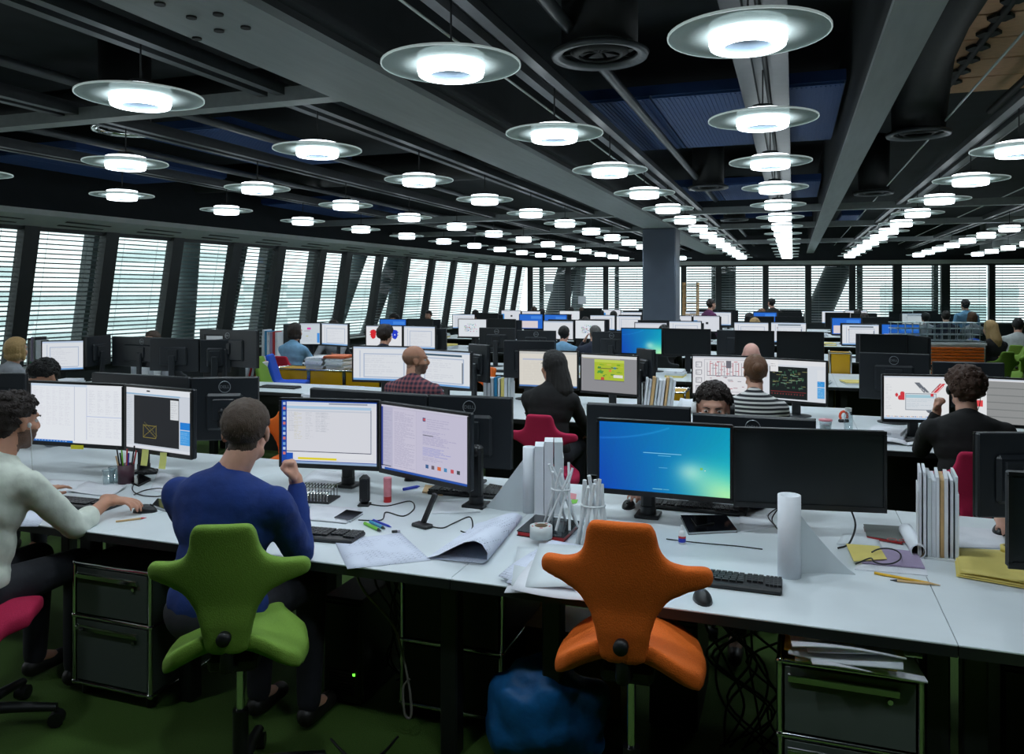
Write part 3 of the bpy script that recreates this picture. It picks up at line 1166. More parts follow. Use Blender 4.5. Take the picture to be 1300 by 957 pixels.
def pic_map():
    p = Pic(84, 52, (146, 146, 150))
    p.r(0, 0, 1, .07, (220, 222, 222)).r(.02, .07, .7, .1, (196, 190, 160)).r(.24, .12, .77, .68, (176, 196, 52)).r(.24, .12, .77, .2, (196, 214, 90))
    rr = random.Random(4)
    for k in range(26):
        x, y = .26 + rr.random() * .44, .2 + rr.random() * .42
        p.r(x, y, x + .03 + rr.random() * .05, y + .03, [(120, 170, 40), (160, 190, 60), (200, 200, 80), (90, 150, 60)][k % 4])
    p.r(.3, .3, .36, .36, (60, 150, 60)).r(.58, .3, .63, .37, (50, 170, 190)).r(.5, .38, .55, .44, (226, 140, 60)).r(.36, .6, .42, .67, (200, 80, 60)).r(.58, .52, .75, .6, (230, 230, 220)).r(.3, .42, .36, .48, (70, 160, 70))
    p.line(.3, .36, .66, .34, (90, 90, 60)).r(.24, .68, .77, .69, (110, 110, 112)).r(0, .07, .012, 1, (170, 170, 174))
    return p


def pic_plan():
    p = Pic(90, 56, (232, 232, 236))
    for k, y in enumerate((.15, .36, .57, .78)):
        p.box(.05, y, .13, y + .13, (150, 150, 160)).lines(.06, y + .03, .12, y + .12, 3, (160, 160, 170), k, 1, 2)
    p.box(.18, .08, .96, .93, (196, 196, 204))
    rr = random.Random(8)
    for k in range(60):
        x, y = .22 + rr.random() * .66, .12 + rr.random() * .74
        p.r(x, y, x + .02 + rr.random() * .06, y, [(200, 110, 120), (150, 150, 160), (180, 140, 150)][k % 3])
    for k in range(14):
        p.r(.22 + k * .045, .16, .22 + k * .045, .5, (196, 130, 140) if k % 2 else (170, 170, 180))
    p.r(.22, .5, .8, .52, (140, 140, 150)).r(.52, .1, .6, .3, (110, 110, 120))
    p.r(0, 0, 1, .03, (200, 206, 216))
    return p


def pic_cad():
    p = Pic(100, 60, (220, 226, 234))
    p.r(0, 0, 1, .12, (232, 234, 238)).r(.12, .16, .72, .97, (20, 26, 24))
    rr = random.Random(3)
    for k in range(70):
        x, y = .15 + rr.random() * .5, .22 + rr.random() * .46
        c = [(60, 110, 80), (110, 140, 120), (44, 80, 60), (120, 120, 80)][k % 4]
        p.r(x, y, x + .02 + rr.random() * .07, y, c) if k % 2 else p.r(x, y, x, y + .06, c)
    p.r(.14, .78, .7, .79, (120, 40, 40))
    for k in range(12):
        p.r(.15 + k * .045, .84, .17 + k * .045, .86, (110, 44, 44))
    p.r(.13, .02, .26, .3, (238, 238, 240)).lines(.14, .1, .25, .2, 2, (120, 120, 130), 3, 1, 2)
    p.r(.87, .48, .985, .62, (50, 150, 225)).r(.87, .64, .985, .9, (90, 170, 232)).lines(.88, .5, .97, .88, 9, (190, 220, 245), 1, 1, 2).r(.87, .2, .985, .46, (226, 230, 236))
    return p


def pic_model(second=False):
    p = Pic(90, 56, (236, 238, 240))
    p.r(0, 0, 1, .04, (206, 214, 226)).r(0, .96, 1, 1, (160, 190, 225))
    if not second:
        rd, gy = (214, 60, 70), (110, 116, 126)
        for k in range(7):
            p.line(.48 + k * .012, .16, .62 + k * .012, .36, gy)
            p.line(.74 + k * .014, .36, .86 + k * .014, .17, rd if k else gy)
            p.line(.6 + k * .01, .72, .72 + k * .01, .86, gy)
        p.disc(.2, .44, .04, rd).disc(.25, .5, .05, rd).disc(.29, .41, .06, rd).r(.26, .42, .32, .56, rd).r(.33, .4, .8, .76, (222, 228, 234)).box(.33, .4, .8, .76, (150, 160, 170)).r(.35, .43, .78, .5, (170, 208, 222)).r(.72, .4, .77, .47, rd)
        p.lines(.36, .54, .78, .74, 5, (190, 204, 214), 2, .9, 5).lines(.03, .2, .12, .8, 14, (200, 204, 210), 5, 1, 2)
        for k in range(22):
            p.r(.03 + k * .03, .93, .045 + k * .03, .95, [(60, 120, 200), (220, 150, 60), (120, 120, 130)][k % 3])
    else:
        p.r(.46, .06, 1, 1, (150, 152, 152)).r(.02, .1, .42, .34, (230, 232, 234)).r(.08, .16, .2, .3, (232, 80, 80)).r(.14, .5, .4, .64, (230, 76, 80)).r(.2, .54, .26, .6, (250, 180, 180)).lines(.02, .8, .4, .94, 5, (196, 200, 206), 2, .8, 3)
        for k in range(5):
            p.r(.46, .2 + k * .16, 1, .2 + k * .16, (120, 124, 124))
    return p


def pic_shapes():
    p = Pic(72, 46, (236, 238, 242))
    p.r(0, 0, 1, .05, (196, 206, 222))
    for (x, c) in ((.2, (220, 40, 50)), (.5, (236, 206, 40)), (.8, (30, 60, 210))):
        p.disc(x, .3, .13, c).r(x - .07, .2, x + .07, .52, c).r(x - .1, .26, x + .1, .3, c).r(x - .1, .4, x + .1, .44, c).disc(x, .5, .1, c)
    p.r(.79, .36, .82, .44, (240, 240, 245))
    return p


def pic_pink():
    p = Pic(48, 30, (206, 216, 224))
    p.r(.35, .2, .55, .3, (226, 70, 170)).r(.2, .35, .5, .4, (190, 190, 200)).r(.3, .6, .42, .64, (200, 200, 120)).r(.85, .45, .98, .95, (70, 150, 230)).r(0, 0, 1, .06, (190, 200, 214)).lines(.1, .5, .8, .9, 6, (190, 198, 206), 4, .8, 5)
    return p


def pic_scribble():
    p = Pic(60, 36, (230, 236, 242))
    rr = random.Random(12)
    for k in range(60):
        x, y = .2 + rr.random() * .45, .25 + rr.random() * .45
        p.r(x, y, x + .03, y + .02, [(220, 60, 120), (60, 160, 200), (80, 180, 90), (110, 80, 180)][k % 4])
    p.r(.08, .05, .92, .95, p.a[1, 1]) if False else None
    return p


def pic_orange():
    p = Pic(40, 26, (226, 230, 236))
    p.r(.55, .45, .66, .75, (236, 150, 40)).r(0, 0, 1, .08, (190, 204, 222))
    return p


def pic_icon():
    p = Pic(40, 28, (224, 228, 236))
    p.r(.48, .4, .58, .54, (50, 54, 60)).r(0, .3, .14, .95, (60, 150, 230)).r(0, 0, 1, .07, (200, 206, 220))
    return p


def pic_blue_window():
    p = Pic(40, 26, (40, 110, 215))
    p.r(.05, .45, .8, .95, (226, 216, 220)).r(.5, .12, .95, .3, (70, 140, 235))
    return p


def scr(pic, W, H, cache={}):
    key = (pic, round(W, 3), round(H, 3))
    if key not in cache:
        fn, arg = (pic[0], pic[1:]) if isinstance(pic, tuple) else (pic, ())
        cache[key] = fn(*arg).mesh(W, H)
    return cache[key]


RING = None
BACKTXT = None
MON_MESH = {}


def make_monitor(name, W, H, loc, rz, pic, label, group=None, logo=False, stand=False, tilt=0.0, zb=0.85):
    """Monitor with its lower edge at loc, facing -Y turned by rz; pic None = switched off."""
    global RING, BACKTXT
    W, H = round(W, 2), round(H, 3)
    t = thing(name, label, 'monitor', loc, rz, group)
    if (W, H) not in MON_MESH:
        b = MB().box((0, 0.020, H / 2), (W, 0.030, H), bev=0.006).box((0, 0.042, H * .46), (W * .56, 0.03, H * .58), bev=0.02).box((0, 0.062, H * .5), (0.12, 0.02, 0.12), bev=0.004)
        z = MB()
        bw, bb = 0.012, 0.022
        z.box((0, 0.001, bb / 2), (W, 0.010, bb)).box((0, 0.001, H - bw / 2), (W, 0.010, bw))
        z.box((-W / 2 + bw / 2, 0.001, H / 2), (bw, 0.010, H - .03)).box((W / 2 - bw / 2, 0.001, H / 2), (bw, 0.010, H - .03))
        MON_MESH[(W, H)] = (b.mesh('monitor_back', M_CASE), z.mesh('bezel', M_BEZEL), MB().add([(-W / 2, 0, 0), (W / 2, 0, 0), (W / 2, 0, H), (-W / 2, 0, H)], [(0, 1, 2, 3)]).mesh('dark_screen', M_OFF))
    me = MON_MESH[(W, H)]
    link('back_shell', me[0], t)
    link('bezel', me[1], t)
    if pic is None:
        link('screen', me[2], t, (0, 0.003, 0), label='dark switched off screen')
    else:
        s = link('screen', scr(pic, W - .024, H - .034), t, (0, 0.003, 0.022), label='lit screen')
    if logo:
        if RING is None:
            RING = MB().lathe([(0.030, -0.002), (0.034, -0.002), (0.034, 0.002), (0.030, 0.002)], 28, closed=True, M=Matrix.Rotation(PI / 2, 4, 'X')).mesh('logo_ring', M_LOGO)
            BACKTXT = text_mesh('DELL', 0.024)
            BACKTXT.materials.append(M_LOGO)
        r = link('logo_ring', RING, t, (0, 0.0365, H * .80 + .018), label='silver ring emblem')
        tx = link('logo_lettering', BACKTXT, r, label='silver lettering')
        tx.matrix_basis = Matrix.Translation((0, 0.0, 0)) @ Matrix.Rotation(PI, 4, 'Z') @ Matrix.Rotation(PI / 2, 4, 'X')
    if stand:
        h = loc[2] - DESK
        MB().box((0, 0.075, (-h + H * .5) / 2), (0.07, 0.03, h + H * .5), bev=.01).build('stand_neck', M_CASE, t)
        MB().lathe([(0, -h), (0.12, -h), (0.12, -h + .006), (0.03, -h + .016), (0, -h + .016)], 28, (0, 0.07, 0)).build('stand_base', M_CASE, t)
    return t


def place(pxl, pxr, yl, yr, zb, H, pic, label, name='monitor', group=None, logo=False, stand=False, back=False):
    a = Vector((xy(pxl, yl), yl, 0))
    b = Vector((xy(pxr, yr), yr, 0))
    W = (b - a).length
    c = (a + b) / 2
    rz = math.atan2(b.y - a.y, b.x - a.x) + (PI if back else 0)
    t = make_monitor(name, W, H, (c.x, c.y, zb), rz, pic, label, group, logo, stand)
    t['w'] = W
    return t


M_ARM = mat('black_arm', srgb(24, 26, 29), 0.4, 0.3, var=0.06)


def make_arm(x, y, mons, label, top=1.02):
    """Clamp, pole and jointed arms up to the backs of the monitors in mons."""
    t = thing('jointed_mount', label, 'monitor arm', (x, y, DESK), 0, 'jointed monitor arms')
    MB().box((0, 0, 0.008), (0.11, 0.11, 0.016), bev=.004).cyl((0, 0, 0.0), 0.035, 0.05, 18).build('clamp_base', M_ARM, t)
    MB().box((0, 0, (top - DESK) / 2), (0.062, 0.05, top - DESK), bev=.012).build('pole', M_ARM, t)
    for mo in mons:
        H = 0.33
        R_ = Matrix.Rotation(mo.rotation_euler.z, 3, 'Z')
        q = Vector(mo.location) + R_ @ Vector((0, 0.085, 0.17)) - Vector((x, y, DESK))
        s = Vector((0, 0, min(q.z + .02, top - DESK - .03)))
        mid = (s + q) / 2 + R_ @ Vector((0, 0.10, -0.03))
        p1 = MB()
        p1.tube([s, mid], [0.028, 0.022], 10)
        p1.ball(s, 0.034, 10, 8).ball(mid, 0.03, 10, 8)
        a = p1.build('lower_arm', M_ARM, t)
        p2 = MB().tube([mid + Vector((0, 0, .02)), q], [0.022, 0.018], 10).ball(q, 0.026, 10, 8)
        p2.build('upper_arm', M_ARM, t)
    return t


# the four workstations of the nearest row (monitor faces towards the camera)
nearp = []
nearp.append([place(37, 157, 3.36, 3.40, 0.885, .36, pic_lists, 'monitor with white list windows above the left worker\'s keyboard'),
              place(158, 244, 3.40, 3.32, 0.885, .36, pic_drawing, 'monitor showing a black drawing area with a yellow crossed square')])
nearp.append([place(355, 481, 3.47, 3.55, 0.85, .355, pic_explorer, 'monitor with grey file window and yellow bar beside the raised hand'),
              place(482, 596, 3.55, 3.33, 0.845, .355, pic_mail, 'monitor with lilac mail window tilted towards the blue sweater')])
nearp.append([place(758, 930, 3.50, 3.50, 0.85, .333, pic_desktop, 'monitor glowing bright blue behind the orange chair'),
              place(931, 1126, 3.50, 3.60, 0.84, .335, None, 'switched off monitor beside the bright blue screen')])
nearp.append([make_monitor('monitor', .56, .32, (xy(1285, 3.02) + .27, 3.06, .835), 0.10, None, 'dark monitor cut by the frame edge above yellow tracing paper')])
make_arm(-3.45, 3.55, nearp[0], 'black monitor arm under the white list windows')
make_arm(-2.20, 3.66, nearp[1][:1], 'black monitor arm beside the small black speaker')
make_arm(-1.42, 3.52, nearp[1][1:], 'black monitor arm with round foot under the lilac mail screen')
make_arm(-.62, 3.62, nearp[2], 'black monitor arm behind the orange chair under the blue screen')
make_arm(1.0, 3.25, nearp[3], 'black monitor arm beneath the dark monitor at the frame edge')

farp = []
farp.append([place(-30, 36, 3.62, 3.70, .88, .36, None, 'back of a black monitor behind the left worker\'s head', back=True)])
farp.append([place(122, 246, 3.74, 3.70, .90, .36, None, 'back of a black monitor behind the black drawing screen', back=True),
             place(245, 329, 3.70, 3.86, .90, .36, None, 'back of a black monitor with ring emblem right of the blue sweater man\'s head', back=True, logo=True)])
farp.append([place(398, 545, 3.80, 3.74, .86, .36, None, 'back of a black monitor peeking over the grey file window', back=True),
             place(546, 652, 3.74, 3.78, .86, .36, None, 'back of a black monitor beside the white paper fan', back=True, logo=True)])
farp.append([place(746, 878, 3.76, 3.76, .87, .345, None, 'back of a black monitor peeking over the bright blue screen', back=True),
             place(880, 1036, 3.76, 3.76, .86, .33, None, 'back of a black monitor before the man with headphones', back=True, logo=True)])
farp.append([place(1236, 1330, 3.62, 3.72, .855, .335, None, 'back of a black monitor above the yellow tracing paper', back=True)])
make_arm(-3.15, 3.92, farp[1], 'black monitor arm behind the ring emblem monitor near the left workers')
make_arm(-1.60, 3.93, farp[2], 'black monitor arm behind the paper fan')
make_arm(-.42, 3.93, farp[3], 'black monitor arm in front of the man with headphones', 0.98)
make_arm(1.05, 3.86, farp[4], 'black monitor arm beside the clasped hand', 1.0)

# second and third rows: monitors seen one by one
place(52, 107, 6.55, 6.85, .86, .35, (pic_white, 1), 'monitor with white page in front of the blonde worker', stand=True)
place(447, 523, 6.90, 6.95, .86, .36, (pic_white, 2), 'monitor with empty white window before the bald man in plaid', stand=True)
place(525, 598, 6.95, 6.75, .84, .36, (pic_white, 3, True), 'monitor with white web page touching the bald man\'s face', stand=True)
place(658, 734, 6.95, 6.95, .86, .355, pic_browser, 'monitor with beige page before the long haired woman', stand=True)
place(737, 810, 6.95, 6.80, .845, .355, pic_map, 'monitor with bright green map on grey', stand=True)
place(878, 963, 6.95, 6.97, .86, .35, pic_plan, 'monitor with pink and grey floor plan before the woman in stripes', stand=True)
place(966, 1050, 6.97, 6.80, .84, .36, pic_cad, 'monitor with dark green technical drawing before the woman in stripes', stand=True)
place(1120, 1207, 6.05, 6.12, .85, .33, pic_model, 'monitor with red model view before the curly haired worker', stand=True)
place(1211, 1304, 6.12, 6.05, .85, .33, (pic_model, True), 'monitor with grey panel and red blocks at the frame edge', stand=True)
for (a, b, ya, yb, zb, H, lab, lg) in (
        (107, 138, 7.0, 7.4, .88, .35, 'turned black monitor back right of the blonde worker\'s screen', False),
        (145, 223, 7.30, 7.25, .88, .345, 'black monitor back with ring emblem behind the stacked papers', True),
        (192, 254, 7.05, 7.15, .87, .36, 'wide dark monitor back behind the dark haired head', False),
        (255, 293, 7.15, 7.3, .86, .36, 'narrow dark monitor back beside the file box', False),
        (256, 329, 7.36, 7.28, .915, .41, 'tall black monitor back with ring emblem below the window brace', True),
        (598, 622, 7.25, 7.1, .88, .36, 'dark monitor back edge beside the bald man\'s screens', False),
        (640, 705, 7.25, 7.3, .92, .36, 'black monitor back beyond the long haired woman', False),
        (812, 832, 7.2, 7.0, .88, .36, 'dark monitor back edge beside the green map', False),
        (1091, 1180, 6.95, 6.9, .90, .365, 'tall black monitor back with ring emblem beyond the bottle', True),
        (1183, 1274, 6.92, 6.95, .86, .35, 'black monitor back with ring emblem behind the curly head', True)):
    place(a, b, ya, yb, zb, H, None, lab, back=True, logo=lg, stand=True)
for (a, b, ya, yb, zb, H, p, lab) in (
        (380, 407, 10.1, 10.2, .95, .34, pic_pink, 'monitor with pink mark before the blue shirted worker'),
        (408, 442, 10.2, 10.0, .95, .34, (pic_white, 5), 'pale monitor right of the pink mark'),
        (464, 511, 10.1, 10.15, .93, .34, pic_shapes, 'monitor with red, yellow and blue shapes'),
        (512, 553, 10.15, 10.1, .93, .34, (pic_white, 6), 'white monitor right of the coloured shapes'),
        (788, 841, 10.15, 10.15, .94, .345, (pic_desktop, 60, 38), 'monitor glowing blue in the third desk row'),
        (842, 902, 10.15, 10.1, .94, .345, None, 'switched off monitor beside the blue one in the third desk row'),
        (933, 983, 9.9, 9.9, .94, .345, None, 'switched off monitor above the bald pink head'),
        (986, 1046, 9.9, 9.85, .94, .345, None, 'switched off monitor right of the bald pink head'),
        (1092, 1152, 9.7, 9.7, .93, .345, None, 'switched off monitor behind the tall ring emblem monitor'),
        (1152, 1178, 9.7, 9.3, .93, .345, None, 'turned dark monitor beside the orange shutter cabinet')):
    place(a, b, ya, yb, zb, H, p, lab, stand=True)

# the rows further back, bay by bay
STY = [(pic_white, 11), (pic_white, 12, True), (pic_white, 13), pic_icon, pic_scribble, pic_orange, (pic_white, 14), None, pic_blue_window, (pic_white, 15)]
TXT = {'pic_white': 'white page', 'pic_icon': 'white page with dark mark', 'pic_scribble': 'coloured scribble', 'pic_orange': 'orange mark', 'pic_blue_window': 'blue desktop'}
PICK = {(3, -2): (5, 4), (3, -1): (3, 0), (3, 0): (0, 1), (4, -3): (8, 8), (4, -2): (0, 2), (4, -1): (3, 3), (5, -2): (0, 2), (5, -1): (1, 6), (5, 0): (8, 7)}
for k in range(2, 7):
    for j in DESKS[k]:
        x0, y0 = -0.35 + 1.6 * j, ROWEDGE[k]
        if x0 < wl(y0, ZH).x + 1.6:
            continue
        for s in (-1, 1):
            side = 'window side' if s < 0 else 'pillar side'
            bay = ordinal(j + 4)
            if k > 2:
                p = STY[PICK[(k, j)][(s + 1) // 2]] if (k, j) in PICK else (R.choice(STY) if R.random() < .5 else None)
                nm = 'switched off' if p is None else TXT[(p[0] if isinstance(p, tuple) else p).__name__]
                make_monitor('monitor', .54, .34, (x0 + s * .28, y0 + .78 - .02 * R.random(), .90 + .03 * R.random()), -s * .08, p,
                             'monitor, %s, %s of the %s desk, %s' % (nm, side, bay, ROWNAME[k]), 'monitors in the far desk rows', stand=True)
            if k < 6 and R.random() < .85 and not (k == 2 and j == 1 and s > 0):
                make_monitor('monitor', .54, .34, (x0 + s * .28, y0 + 1.08, .88 + .05 * R.random()), PI + s * .08, None,
                             'dark monitor back, %s of the %s desk, %s' % (side, bay, ROWNAME[k]), 'monitor backs in the far desk rows', logo=k == 2, stand=True)

# ---------------------------------------------------------------- saddle task chairs
from mathutils import noise as mnoise


def fabric(name, c):
    return mat(name, c, 0.85, var=0.10, scale=260, bump=0.25)


FAB = {'green': fabric('green_wool', srgb(116, 154, 54)), 'orange': fabric('orange_wool', srgb(226, 104, 16)), 'magenta': fabric('magenta_wool', srgb(186, 24, 74)),
       'blue': fabric('blue_wool', srgb(20, 78, 190)), 'red': fabric('red_wool', srgb(180, 26, 54)), 'charcoal': fabric('charcoal_wool', srgb(40, 44, 48))}

half = [(0.085, .436), (.102, .405), (.112, .345), (.132, .315), (.185, .308), (.240, .318), (.262, .300), (.260, .262), (.195, .236), (.135, .2), (.098, .147), (.080, .084), (.070, .012), (.05, 0)]
poly = half + [(-x, z) for x, z in half[::-1]]
mb = MB()
mb.prism(poly, -0.024, 0.024, M=Matrix.Rotation(PI / 2, 4, 'X'))
BACK = baked(mb, 0.011, 14, 'backrest')


def _bk(c):
    x, y, z = c[:, 0].copy(), c[:, 1].copy(), c[:, 2].copy()
    y2 = y * (1.0 + .25 * np.exp(-((z - .25) / .1) ** 2)) + 1.15 * x * x - 0.30 * np.clip(z - .16, 0, 1) ** 1.3 + .12 * np.clip(.1 - z, 0, 1)
    z2 = z - .5 * np.clip(np.abs(x) - .13, 0, 1) * .35
    return np.stack([x, y2, z2], 1)


warp(BACK, _bk)
BACK.materials.append(FAB['green'])
seatp = [(-.17, -.20), (.17, -.20), (.225, -.13), (.235, .0), (.21, .11), (.13, .15), (.10, .22), (0, .235), (-.10, .22), (-.13, .15), (-.21, .11), (-.235, .0), (-.225, -.13)]
mb = MB()
mb.prism(seatp, -0.035, 0.03)
SEAT = baked(mb, 0.012, 12, 'seat')
warp(SEAT, lambda c: np.stack([c[:, 0], c[:, 1], c[:, 2] - 1.1 * c[:, 0] ** 2 * (c[:, 1] > -9) + .9 * np.clip(-c[:, 1] - .08, 0, 1) ** 2 * 2 + .02 * np.cos(c[:, 0] * 12)], 1))
SEAT.materials.append(FAB['green'])

b = MB().tube([(0, -.19, .0), (0, -.20, -.05), (0, -.10, -.085), (0, 0, -.09)], .022, 8).box((0, -.02, -.075), (.16, .22, .05), bev=.012)
b.tube([(.1, .05, -.08), (.19, .07, -.085)], .007, 6)
CH_MECH = b.mesh('mechanism', M_LEG)
CH_KNOB = MB().lathe([(0, -.012), (.020, -.012), (.022, 0), (.022, .02), (0, .02)], 18, M=Matrix.Rotation(PI / 2, 4, 'X')).mesh('knob', M_LEG)
CH_COL = MB().tube([(0, 0, .09), (0, 0, .30)], .027, 12).mesh('gas_lift', M_LEG)
CH_ROD = MB().tube([(0, 0, .28), (0, 0, .62)], .014, 10).mesh('lift_rod', M_CHROME)
CH_HUB = MB().tube([(0, 0, .075), (0, 0, .13)], [.045, .035], 14).mesh('hub', M_LEG)
CH_ARM = MB().tube([(0, 0, .105), (.14, 0, .095), (.29, 0, .075)], [.03, .026, .02], 8, flat=.75).mesh('base_arm', M_LEG)
CH_WHEEL = MB().tube([(.29, -.024, .03), (.29, .024, .03)], .029, 12).tube([(.29, 0, .03), (.29, 0, .075)], .008, 6).mesh('caster', M_LEG)


def make_chair(loc, rz, colour, label, seat=0.50, group=None):
    t = thing('task_chair', label, 'chair', loc, rz, group)
    f = FAB[colour]
    def own(o):
        o.material_slots[0].link = 'OBJECT'
        o.material_slots[0].material = f
        return o
    own(link('seat', SEAT, t, (0, 0, seat - .03)))
    bk = own(link('backrest', BACK, t, (0, -.20, seat - .035)))
    link('knob', CH_KNOB, bk, (0.0, -.028, .065), label='black round knob')
    link('mechanism', CH_MECH, t, (0, 0, seat - .03))
    c = link('gas_lift', CH_COL, t)
    r = link('lift_rod', CH_ROD, c, label='chrome rod')
    r.scale.z = (seat - .09) / .62
    r.location.z = .28 * (1 - r.scale.z) if r.scale.z < 1 else 0
    bs = link('base_hub', CH_HUB, t)
    for k in range(5):
        a = link('base_arm', CH_ARM, bs, rz=2 * PI * k / 5 + .3)
        link('caster', CH_WHEEL, bs, rz=2 * PI * k / 5 + .3)
    return t


# ---------------------------------------------------------------- people
SKIN = {'fair': mat('fair_skin', srgb(206, 156, 134), 0.55, var=0.07, scale=25, sub=0.1), 'warm': mat('warm_skin', srgb(186, 134, 108), 0.55, var=0.07, scale=25, sub=0.1),
        'pink': mat('pink_skin', srgb(216, 164, 150), 0.5, var=0.06, scale=25, sub=0.1)}
HAIR = {k: mat(k + '_hair', srgb(*c), 0.6, var=0.35, scale=120, bump=0.6, stretch=(4, 4, 0.6)) for k, c in
        (('brown', (74, 58, 46)), ('black', (20, 18, 18)), ('darkbrown', (42, 32, 28)), ('blonde', (178, 146, 96)), ('ginger', (110, 74, 50)), ('curlbrown', (78, 54, 42)), ('grey', (92, 90, 88)), ('stubble', (112, 84, 70)), ('shaved', (152, 114, 94)))}
M_EYE = mat('eye_white', (0.5, 0.48, 0.46), 0.25, var=0.01)
M_IRIS = mat('dark_iris', srgb(40, 30, 24), 0.2, var=0.01)
M_LIP = mat('lip_skin', srgb(172, 104, 96), 0.5, var=0.03)
M_WHITE = mat('white_plastic', (0.8, 0.82, 0.83), 0.4, var=0.02)


def cloth(name, c, rough=0.85, bump=0.3):
    return mat(name, c, rough, var=0.12, scale=18, bump=bump)


def mat_stripe(name, c1, c2, scale, axis='Z', check=False):
    m = bpy.data.materials.new(name)
    m.use_nodes = True
    nt = m.node_tree
    b = nt.nodes['Principled BSDF']
    tc = nt.nodes.new('ShaderNodeTexCoord')
    def wave(ax):
        w = nt.nodes.new('ShaderNodeTexWave')
        w.wave_type = 'BANDS'
        w.bands_direction = ax
        w.wave_profile = 'SIN'
        w.inputs['Scale'].default_value = scale
        nt.links.new(tc.outputs['Object'], w.inputs['Vector'])
        r = nt.nodes.new('ShaderNodeValToRGB')
        r.color_ramp.elements[0].position = 0.5
        r.color_ramp.elements[1].position = 0.62
        nt.links.new(w.outputs['Fac'], r.inputs['Fac'])
        return r
    w1 = wave(axis)
    mx = nt.nodes.new('ShaderNodeMixRGB')
    mx.inputs[1].default_value = (*c1, 1)
    mx.inputs[2].default_value = (*c2, 1)
    if check:
        w2 = wave('X')
        ad = nt.nodes.new('ShaderNodeMath')
        ad.operation = 'MULTIPLY_ADD'
        ad.inputs[1].default_value = 0.5
        h = nt.nodes.new('ShaderNodeMath')
        h.operation = 'MULTIPLY'
        h.inputs[1].default_value = 0.5
        nt.links.new(w2.outputs['Color'], h.inputs[0])
        nt.links.new(w1.outputs['Color'], ad.inputs[0])
        nt.links.new(h.outputs[0], ad.inputs[2])
        nt.links.new(ad.outputs[0], mx.inputs[0])
    else:
        nt.links.new(w1.outputs['Color'], mx.inputs[0])
    nt.links.new(mx.outputs[0], b.inputs['Base Color'])
    b.inputs['Roughness'].default_value = 0.85
    return m


SHIRT = {'white': cloth('white_shirt_cloth', srgb(206, 212, 200)), 'blue': cloth('blue_jumper_knit', srgb(10, 46, 116), bump=0.5), 'black': cloth('black_cloth', srgb(20, 20, 22)),
         'plaid': mat_stripe('plaid_cloth', srgb(40, 40, 62), srgb(150, 86, 92), 9.0, 'Z', True), 'stripe': mat_stripe('striped_jersey', srgb(34, 36, 42), srgb(214, 214, 212), 11.0, 'Z'),
         'grey': cloth('grey_cloth', srgb(140, 144, 150)), 'sky': cloth('sky_blue_cloth', srgb(120, 166, 200)), 'purple': cloth('purple_cloth', srgb(92, 40, 84)), 'navy': cloth('navy_cloth', srgb(34, 40, 58)),
         'pale': cloth('pale_cloth', srgb(170, 176, 176))}
TROUSER = cloth('dark_denim', srgb(26, 28, 36))
SHOE = cloth('dark_shoe_leather', srgb(24, 22, 20), 0.5, 0.1)


def ik(s, w, l1, l2, hint):
    d = w - s
    L = min(d.length, (l1 + l2) * .995)
    w = s + d.normalized() * L
    a = (l1 * l1 - l2 * l2 + L * L) / (2 * L)
    h = math.sqrt(max(l1 * l1 - a * a, 0))
    n = d.normalized()
    hv = Vector(hint) - n * n.dot(Vector(hint))
    return s + n * a + hv.normalized() * h, w


def hand(mb, wrist, fwd, up, side, pose, fine=True):
    """Palm, four unequal bent fingers and a thumb leaving the side of the palm. side +1: thumb towards +x of the hand frame."""
    f = Vector(fwd).normalized()
    u = (Vector(up) - f * f.dot(Vector(up))).normalized()
    x = f.cross(u)
    T = Matrix(((x.x, f.x, u.x, wrist.x), (x.y, f.y, u.y, wrist.y), (x.z, f.z, u.z, wrist.z), (0, 0, 0, 1)))
    mb.limb((0, -.02, 0), (0, .02, 0), .027, .028, 10, M=T)
    mb.ball((0, .055, 0), (.040, .048, .017), 12, 8, M=T)
    mb.ball((side * -.004, .075, .002), (.040, .022, .015), 12, 8, M=T)
    ln = {'flat': 1.0, 'mouse': 1.0, 'fist': 0.9}.get(pose, 1)
    curl = {'flat': (.12, .22, .3), 'mouse': (.25, .5, .55), 'fist': (1.35, 1.5, 1.1)}[pose]
    for k, (fx, L) in enumerate(((.030, .070), (.010, .080), (-.010, .074), (-.028, .058))):
        p = Vector((side * fx, .088 - .006 * (k == 3), .002))
        a = 0.0
        spread = side * fx * 1.2 if pose != 'fist' else 0
        r = .0092 if k < 3 else .0080
        for q in range(3):
            a += curl[q]
            s = L * (.45, .32, .23)[q] * ln
            e = p + Vector((spread * s * 3, math.cos(a) * s, -math.sin(a) * s))
            mb.limb(p, e, r * (1 - .08 * q), r * (.92 - .08 * q), 8, M=T)
            p = e
    if pose == 'fist':
        mb.limb((side * .034, .03, -.006), (side * .044, .062, -.026), .013, .0115, 8, M=T).limb((side * .044, .062, -.026), (side * .018, .078, -.042), .011, .0095, 8, M=T)
    else:
        mb.limb((side * .030, .024, -.004), (side * .060, .058, -.014), .0135, .011, 8, M=T).limb((side * .060, .058, -.014), (side * .066, .092, -.020), .0105, .009, 8, M=T)


